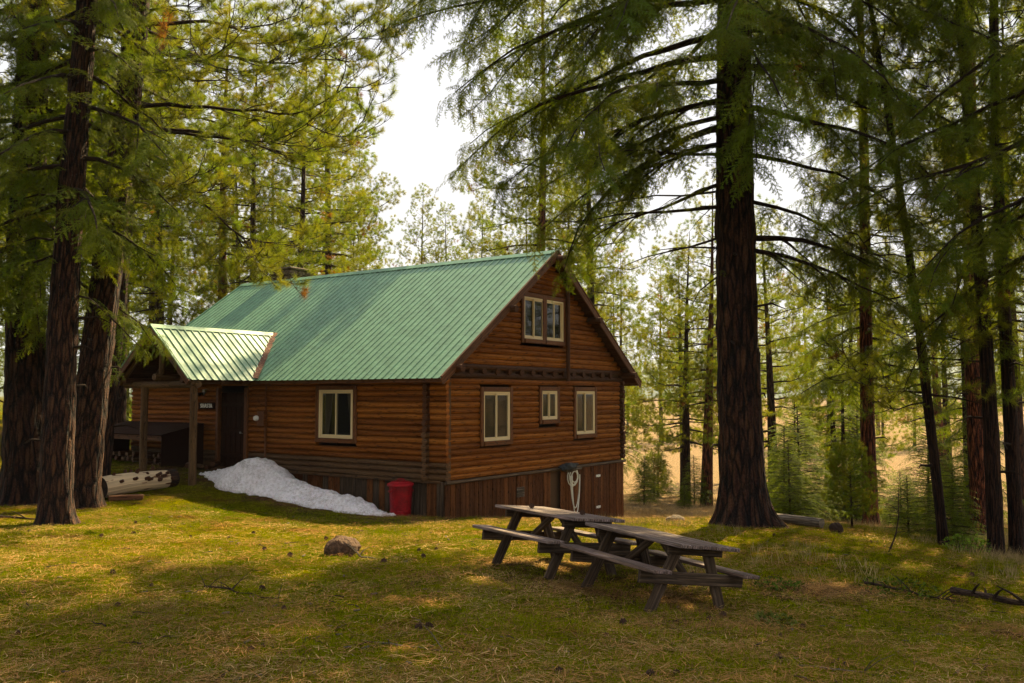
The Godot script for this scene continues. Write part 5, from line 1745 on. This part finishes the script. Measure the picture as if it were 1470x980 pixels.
	for a in [[-0.5, 7.9, 0.08, 0.3], [-0.55, 8.2, 0.08, 0.2], [-0.5, 8.05, 0.2, 0.5], [-0.7, 8.5, 0.07, 1.2], [-0.9, 8.8, 0.06, 0.9], [-0.75, 7.6, 0.08, 0.1]]:
		var fp := hx * Vector3(a[0], 0, -a[1])
		fp.y = gh(fp.x, -fp.z) + a[2] + 0.02
		solo("firewood", "short firewood piece dropped beside the cabin door", "firewood", fm[int(a[1] * 10) % 2], Transform3D(hx.basis * Basis(Vector3.UP, a[3]), fp), "firewood by the door")

var SNOW := PackedVector3Array()
var SNOWN := PackedVector3Array()

func snow_pile(hx: Transform3D) -> void:
	var mb := MB.new()
	var f := FastNoiseLite.new()
	f.seed = 7
	f.frequency = 0.9
	var nu := 44
	var nv := 120
	# crest height above the ground along the wall, from the corner side to the porch side
	var crest := [[0.9, 0.0], [1.3, 0.10], [1.9, 0.30], [2.8, 0.36], [3.8, 0.42], [4.6, 0.50], [5.2, 0.72], [5.65, 0.82], [6.1, 0.62], [6.7, 0.34], [7.3, 0.14], [7.9, 0.0]]
	for a in nv + 1:
		var v := lerpf(0.9, 7.9, float(a) / nv)
		var h := 0.0
		for k in crest.size() - 1:
			if v >= crest[k][0] and v <= crest[k + 1][0]:
				h = lerpf(crest[k][1], crest[k + 1][1], (v - crest[k][0]) / (crest[k + 1][0] - crest[k][0]))
		for b in nu + 1:
			var s := float(b) / nu
			var w := 0.35 + h * 1.15
			var u := -0.95 + lerpf(-w, w, s) + 0.16 * f.get_noise_2d(v * 1.6, 3.0) + 0.10 * f.get_noise_2d(v * 5.0, s * 4.0)
			var p := hx * Vector3(u, 0, -v)
			var y := gh(p.x, -p.z) - 0.05 + (h + 0.05) * pow(maxf(0.0, 1.0 - pow(absf(s * 2.0 - 1.0), 1.6)), 0.9)
			y += 0.07 * f.get_noise_2d(u * 2.5, v * 2.5) + 0.05 * f.get_noise_2d(u * 7.0, v * 5.0) + 0.02 * f.get_noise_2d(u * 25.0, v * 25.0)
			if b == 0 or b == nu or a == 0 or a == nv:
				y = gh(p.x, -p.z) - 0.1
			mb.vert(Vector3(p.x, y, p.z), Vector3.UP)
	for a in nv:
		for b in nu:
			var k := a * (nu + 1) + b
			var r := k + nu + 1
			mb.i.append_array(PackedInt32Array([k, k + 1, r, r, k + 1, r + 1]))
	mb.smooth()
	if mb.n[(nv / 2) * (nu + 1) + nu / 2].y < 0:
		for k in mb.n.size():
			mb.n[k] = -mb.n[k]
		for k in range(0, mb.i.size(), 3):
			var s := mb.i[k + 1]
			mb.i[k + 1] = mb.i[k + 2]
			mb.i[k + 2] = s
	SNOW = mb.v
	SNOWN = mb.n
	var o := solo("snow_pile", "long heap of old grey-white snow against the cabin's side wall", "snow pile", mb.mesh(M.snow), Transform3D())
	o.set_meta("kind", "thing")

# ------------------------------------------------------------------ forest floor
func floor_cover() -> void:
	var q := RandomNumberGenerator.new()
	q.seed = 2024
	# needle litter: one clump of fallen needles, strewn thousands of times
	var lm := MB.new()
	for k in 48:
		var a := q.randf() * TAU
		var r := sqrt(q.randf()) * 0.34
		var p := Vector3(cos(a) * r, 0.012 + q.randf() * 0.014, sin(a) * r)
		var t := q.randf() * TAU
		var d := Vector3(cos(t), q.randf_range(-0.06, 0.12), sin(t)).normalized()
		lm.blade(p, d, q.randf_range(0.07, 0.18), q.randf_range(0.004, 0.008), d.cross(Vector3.UP).normalized())
	var litter := lm.mesh(M.litter)
	var gm := MB.new()
	for k in 60:
		var a := q.randf() * TAU
		var r := sqrt(q.randf()) * 0.26
		var d := Vector3(q.randf_range(-0.8, 0.8), 1.0, q.randf_range(-0.8, 0.8)).normalized()
		gm.blade(Vector3(cos(a) * r, -0.01, sin(a) * r), d, q.randf_range(0.015, 0.05), q.randf_range(0.004, 0.008), d.cross(Vector3(cos(a * 3.0), 0.1, sin(a * 3.0))).normalized())
	var tuft := gm.mesh(M.moss)
	var lx := []
	var lcs := []
	var mx := []
	var mc := []
	for k in 23000:
		var z := 5.2 + 21.0 * pow(q.randf(), 1.7)
		var x := q.randf_range(-0.66, 0.66) * z + q.randf_range(-1, 1)
		var c := tone_at(x, z)
		var green := c.g / maxf(c.r, 0.001)
		var up := Vector3(q.randf_range(-0.05, 0.05), 1, q.randf_range(-0.05, 0.05))
		var hp := cabin_local(x, z)
		if hp.x > -0.1 and hp.x < CW + 0.1 and hp.y > -0.1 and hp.y < CL:
			continue
		var near := 0.035 * nz.get_noise_2d(x * 3.0, z * 3.0) + 0.03 * nz2.get_noise_2d(x * 9.0, z * 9.0)
		if green > 0.63 and q.randf() < 0.84:
			mx.append(Transform3D(Basis(Vector3.UP, q.randf() * TAU).scaled(Vector3.ONE * q.randf_range(0.8, 1.5)), W(x, z, near)))
			mc.append(Color(0.165, 0.180, 0.0015) * q.randf_range(0.65, 1.35))
		else:
			var s := q.randf_range(0.8, 1.4)
			lx.append(aim(W(x, z, near), Vector3(q.randf_range(-1, 1), 0, q.randf_range(-1, 1)), up, s))
			var v := q.randf_range(0.35, 1.5)
			lcs.append((Color(0.25, 0.13, 0.042) if q.randf() < 0.75 else Color(0.34, 0.22, 0.09)) * v)
	var o := scatter("needle_litter", self, litter, lx, lcs)
	o.set_meta("kind", "stuff")
	o.set_meta("label", "brown fallen pine needles strewn over the ground")
	var o2 := scatter("moss", self, tuft, mx, mc)
	o2.set_meta("kind", "stuff")
	o2.set_meta("label", "yellow-green moss and short grass covering the clearing")
	# dry grass on the slope at the right and round the meadow's edge
	var dm := MB.new()
	for k in 46:
		var a := q.randf() * TAU
		var r := sqrt(q.randf()) * 0.3
		var d := Vector3(q.randf_range(-0.5, 0.5), 1.0, q.randf_range(-0.5, 0.5)).normalized()
		dm.blade(Vector3(cos(a) * r, -0.02, sin(a) * r), d, q.randf_range(0.08, 0.24), 0.006, d.cross(Vector3(cos(a * 3.0), 0.1, sin(a * 3.0))).normalized())
	var dx := []
	var dc := []
	for k in 3800:
		var z := q.randf_range(12, 46)
		var x := q.randf_range(2.0, 0.7 * z)
		if tone_at(x, z).r < 0.2 and q.randf() < 0.93:
			continue
		if Vector2(x - 5.7, z - 18.0).length() < 1.3 and q.randf() < 0.8:
			continue
		dx.append(Transform3D(Basis(Vector3.UP, q.randf() * TAU).scaled(Vector3.ONE * q.randf_range(0.6, 1.4)), W(x, z)))
		dc.append(Color(0.34, 0.25, 0.12) * q.randf_range(0.7, 1.3))
	var o3 := scatter("dry_grass", self, dm.mesh(M.litter), dx, dc)
	o3.set_meta("kind", "stuff")
	o3.set_meta("label", "straw-coloured dry grass on the slope towards the meadow")
	# pine cones
	var cm := MB.new()
	for k in 30:
		var t := k / 30.0
		var an := k * 2.4
		var r := 0.042 * sin(PI * (0.15 + 0.8 * t))
		var d := Vector3(cos(an), 0.35, sin(an)).normalized()
		var c := Vector3(cos(an) * r * 0.5, 0.09 * t - 0.01, sin(an) * r * 0.5)
		cm.box(aim(c + d * r * 0.4, d, Vector3.UP), Vector3(r * 1.3 + 0.01, 0.007, 0.022), 0.002)
	cm.lathe(Transform3D(), [Vector2(0.0, -0.012), Vector2(0.02, 0.0), Vector2(0.03, 0.035), Vector2(0.018, 0.07), Vector2(0.0, 0.09)], 8)
	var cone := cm.mesh(M.cone)
	for k in 46:
		var z := 6.8 + 11.0 * pow(q.randf(), 1.4)
		var x := q.randf_range(-0.55, 0.55) * z
		var s := q.randf_range(0.42, 0.72)
		solo("pine_cone", "small dark pine cone lying on the moss", "pine cone", cone, Transform3D(Basis(Vector3(q.randf_range(-1, 1), 0, q.randf_range(-1, 1)).normalized(), q.randf_range(0.9, 1.7)).scaled(Vector3.ONE * s), W(x, z, 0.03 * s)), "pine cones on the moss")
	var i := 0
	for a in [Vector3(0.45, 0.737, -0.12), Vector3(-0.35, 0.737, 0.15)]:
		var tt := Transform3D(Basis(Vector3.UP, PI / 2 + 0.579) * Basis(Vector3.RIGHT, 0.10), Vector3(0.56, -0.235, -12.28))
		solo("pine_cone", ["pine cone lying on the far end of the far picnic table", "pine cone lying on the near end of the far picnic table"][i], "pine cone", cone, Transform3D(Basis(Vector3.RIGHT, 1.4).scaled(Vector3.ONE * 0.6), tt * a + Vector3(0, 0.03, 0)), "pine cones on the table")
		i += 1
	# pale wood chips and low plants
	var wc := MB.new()
	wc.box(Transform3D(), Vector3(0.07, 0.012, 0.03), 0.003)
	var chip := wc.mesh(M.greywood)
	var cx := []
	var cc := []
	for k in 240:
		var z := 6.5 + 14.0 * pow(q.randf(), 1.3)
		var x := q.randf_range(-0.6, 0.6) * z
		cx.append(Transform3D(Basis(Vector3.UP, q.randf() * TAU).rotated(Vector3.RIGHT, q.randf_range(-0.3, 0.3)).scaled(Vector3.ONE * q.randf_range(0.4, 1.1)), W(x, z, 0.02)))
		cc.append(Color(1, 1, 1))
	var o4 := scatter("wood_chips", self, chip, cx, cc)
	o4.set_meta("kind", "stuff")
	o4.set_meta("label", "small pale wood chips scattered on the ground")
	var tm := stick([Vector3(-0.09, 0, 0), Vector3(-0.02, 0.012, 0.008), Vector3(0.05, 0.004, -0.006), Vector3(0.12, 0.014, 0.004)], 0.008, M.deadwood, 0, 61)
	var tx := []
	var tc := []
	for k in 300:
		var z := 6.0 + 16.0 * pow(q.randf(), 1.4)
		var x := q.randf_range(-0.62, 0.62) * z
		if nz.get_noise_2d(x * 1.6, z * 1.6 + 40.0) < -0.05:
			continue
		tx.append(Transform3D(Basis(Vector3.UP, q.randf() * TAU).scaled(Vector3.ONE * q.randf_range(0.4, 1.1)), W(x, z, 0.02)))
		tc.append(Color(1, 1, 1))
	var o5 := scatter("twig_litter", self, tm, tx, tc)
	o5.set_meta("kind", "stuff")
	o5.set_meta("label", "short dark twigs strewn over the moss")
	# needles fallen on the snow
	var sx := []
	var sc := []
	for k in 130:
		var vi := q.randi_range(0, SNOW.size() - 1)
		var sp := SNOW[vi]
		if sp.y < gh(sp.x, -sp.z) + 0.03:
			continue
		var nn := SNOWN[vi]
		sx.append(Transform3D(aim(sp + nn * 0.004, Vector3(q.randf_range(-1, 1), 0, q.randf_range(-1, 1)), nn, q.randf_range(0.35, 0.7))))
		sc.append(Color(0.16, 0.10, 0.06) * q.randf_range(0.5, 1.3))
	var o6 := scatter("snow_needles", self, litter, sx, sc)
	o6.set_meta("kind", "stuff")
	o6.set_meta("label", "brown needles fallen on the heap of snow")
	low_plant("green leafy seedling patch by the trench of bare earth", W(5.0, 11.75), 0.55, 150, 0.16, Color(0.06, 0.085, 0.012), 501)
	low_plant("bright green low shrub at the foot of the leaning pine", W(8.35, 16.7), 0.40, 240, 0.45, Color(0.12, 0.19, 0.02), 502)
	low_plant("small dark green plant in the moss left of the trench", W(3.4, 11.7), 0.30, 80, 0.13, Color(0.06, 0.09, 0.012), 503)
	low_plant("low grey-green weed in the right foreground", W(2.75, 9.6), 0.28, 70, 0.12, Color(0.08, 0.095, 0.02), 504)

func low_plant(label: String, p: Vector3, r: float, n: int, h: float, c: Color, sd: int) -> void:
	var q := RandomNumberGenerator.new()
	q.seed = sd
	var t := thing("low_plant", label, "plant", p)
	var mb := MB.new()
	var st := MB.new()
	for k in n:
		var a := q.randf() * TAU
		var rr := sqrt(q.randf()) * r
		var y := h * q.randf_range(0.15, 1.0) * (1.0 - 0.5 * rr / r)
		var b := Vector3(cos(a) * rr, y, sin(a) * rr)
		if k % 4 == 0:
			st.tube([Vector3(b.x * 0.7, -0.02, b.z * 0.7), b], [0.004, 0.002], 4, false)
		for j in 3:
			mb.col = c * q.randf_range(0.7, 1.35)
			var d := Vector3(q.randf_range(-1, 1), q.randf_range(-0.2, 0.8), q.randf_range(-1, 1)).normalized()
			var s := d.cross(Vector3(q.randf() - 0.5, 1, q.randf() - 0.5)).normalized()
			var l := q.randf_range(0.03, 0.07)
			mb.quad(b, b + d * l * 0.5 + s * l * 0.28, b + d * l, b + d * l * 0.5 - s * l * 0.28)
	part("leaves", t, mb.mesh(M.moss, null, true))
	part("stems", t, st.mesh(M.limb))

func cabin_local(x: float, z: float) -> Vector2:
	var hx := x + 1.61
	var hz := z - 21.82
	return Vector2(hx * 0.5696 + hz * 0.8219, -hx * 0.8219 + hz * 0.5696)

func hills() -> void:
	var mb := MB.new()
	var f := FastNoiseLite.new()
	f.seed = 12
	f.frequency = 0.0012
	var n := 60
	var r := 10
	for a in n + 1:
		for b in r + 1:
			var x := lerpf(-1400.0, 2600.0, float(a) / n)
			var z := 1700.0 + b * 90.0
			var t := float(b) / r
			var h := -6.0 + sin(t * PI * 0.5) * (120.0 + 80.0 * f.get_noise_2d(x, 0) + 40.0 * f.get_noise_2d(x * 3.0, 50) + 10.0 * f.get_noise_2d(x * 14.0, z * 6.0))
			mb.vert(Vector3(x, h, -z), Vector3.UP)
	for a in n:
		for b in r:
			var k := a * (r + 1) + b
			mb.i.append_array(PackedInt32Array([k, k + 1, k + r + 1, k + 1, k + r + 2, k + r + 1]))
	mb.smooth()
	var o := solo("hills", "", "", mb.mesh(M.hill), Transform3D())
	o.set_meta("kind", "structure")

func _ready() -> void:
	# ---- camera
	var cam := Camera3D.new()
	cam.name = "camera"
	cam.fov = 41.62
	cam.near = 0.1
	cam.far = 6000.0
	add_child(cam)
	cam.position = Vector3(0, 2.081, 0)
	cam.rotation_degrees = Vector3(3.413, 0, 0)
	# ---- sky and exposure
	var env := Environment.new()
	env.background_mode = Environment.BG_SKY
	var sky := Sky.new()
	var sm := ProceduralSkyMaterial.new()
	sm.sky_top_color = Color(0.93, 0.94, 0.97)
	sm.sky_horizon_color = Color(1.0, 0.985, 0.96)
	sm.sky_curve = 0.25
	sm.ground_bottom_color = Color(0.3, 0.26, 0.2)
	sm.ground_horizon_color = Color(0.6, 0.55, 0.45)
	sm.sun_angle_max = 0.0
	sky.sky_material = sm
	env.sky = sky
	env.background_energy_multiplier = 0.275
	env.tonemap_mode = Environment.TONE_MAPPER_LINEAR
	env.tonemap_exposure = 4.3
	env.fog_enabled = true
	env.fog_density = 0.00012
	env.fog_light_color = Color(0.86, 0.91, 1.0)
	env.sdfgi_enabled = true
	env.ssao_enabled = true
	env.ssil_enabled = true
	var we := WorldEnvironment.new()
	we.name = "environment"
	we.environment = env
	add_child(we)
	# ---- sun: from the right, a little behind the trees
	var sun := DirectionalLight3D.new()
	sun.name = "sun"
	add_child(sun)
	var az := deg_to_rad(60.0)
	var el := deg_to_rad(42.0)
	sun.basis = Basis.looking_at(-dirv(az, el))
	sun.light_energy = 1.6
	sun.light_color = Color(1.0, 0.90, 0.68)
	sun.light_angular_distance = 0.6
	sun.shadow_enabled = true
	# ---- the place
	rng.seed = 7
	nz.seed = 3
	nz.frequency = 0.32
	nz.fractal_octaves = 4
	nz2.seed = 8
	nz2.frequency = 0.22
	survey()
	materials()
	ground_sheet()
	hills()
	var cab := cabin()
	sprays()
	trees()
	things(cab)
	floor_cover()
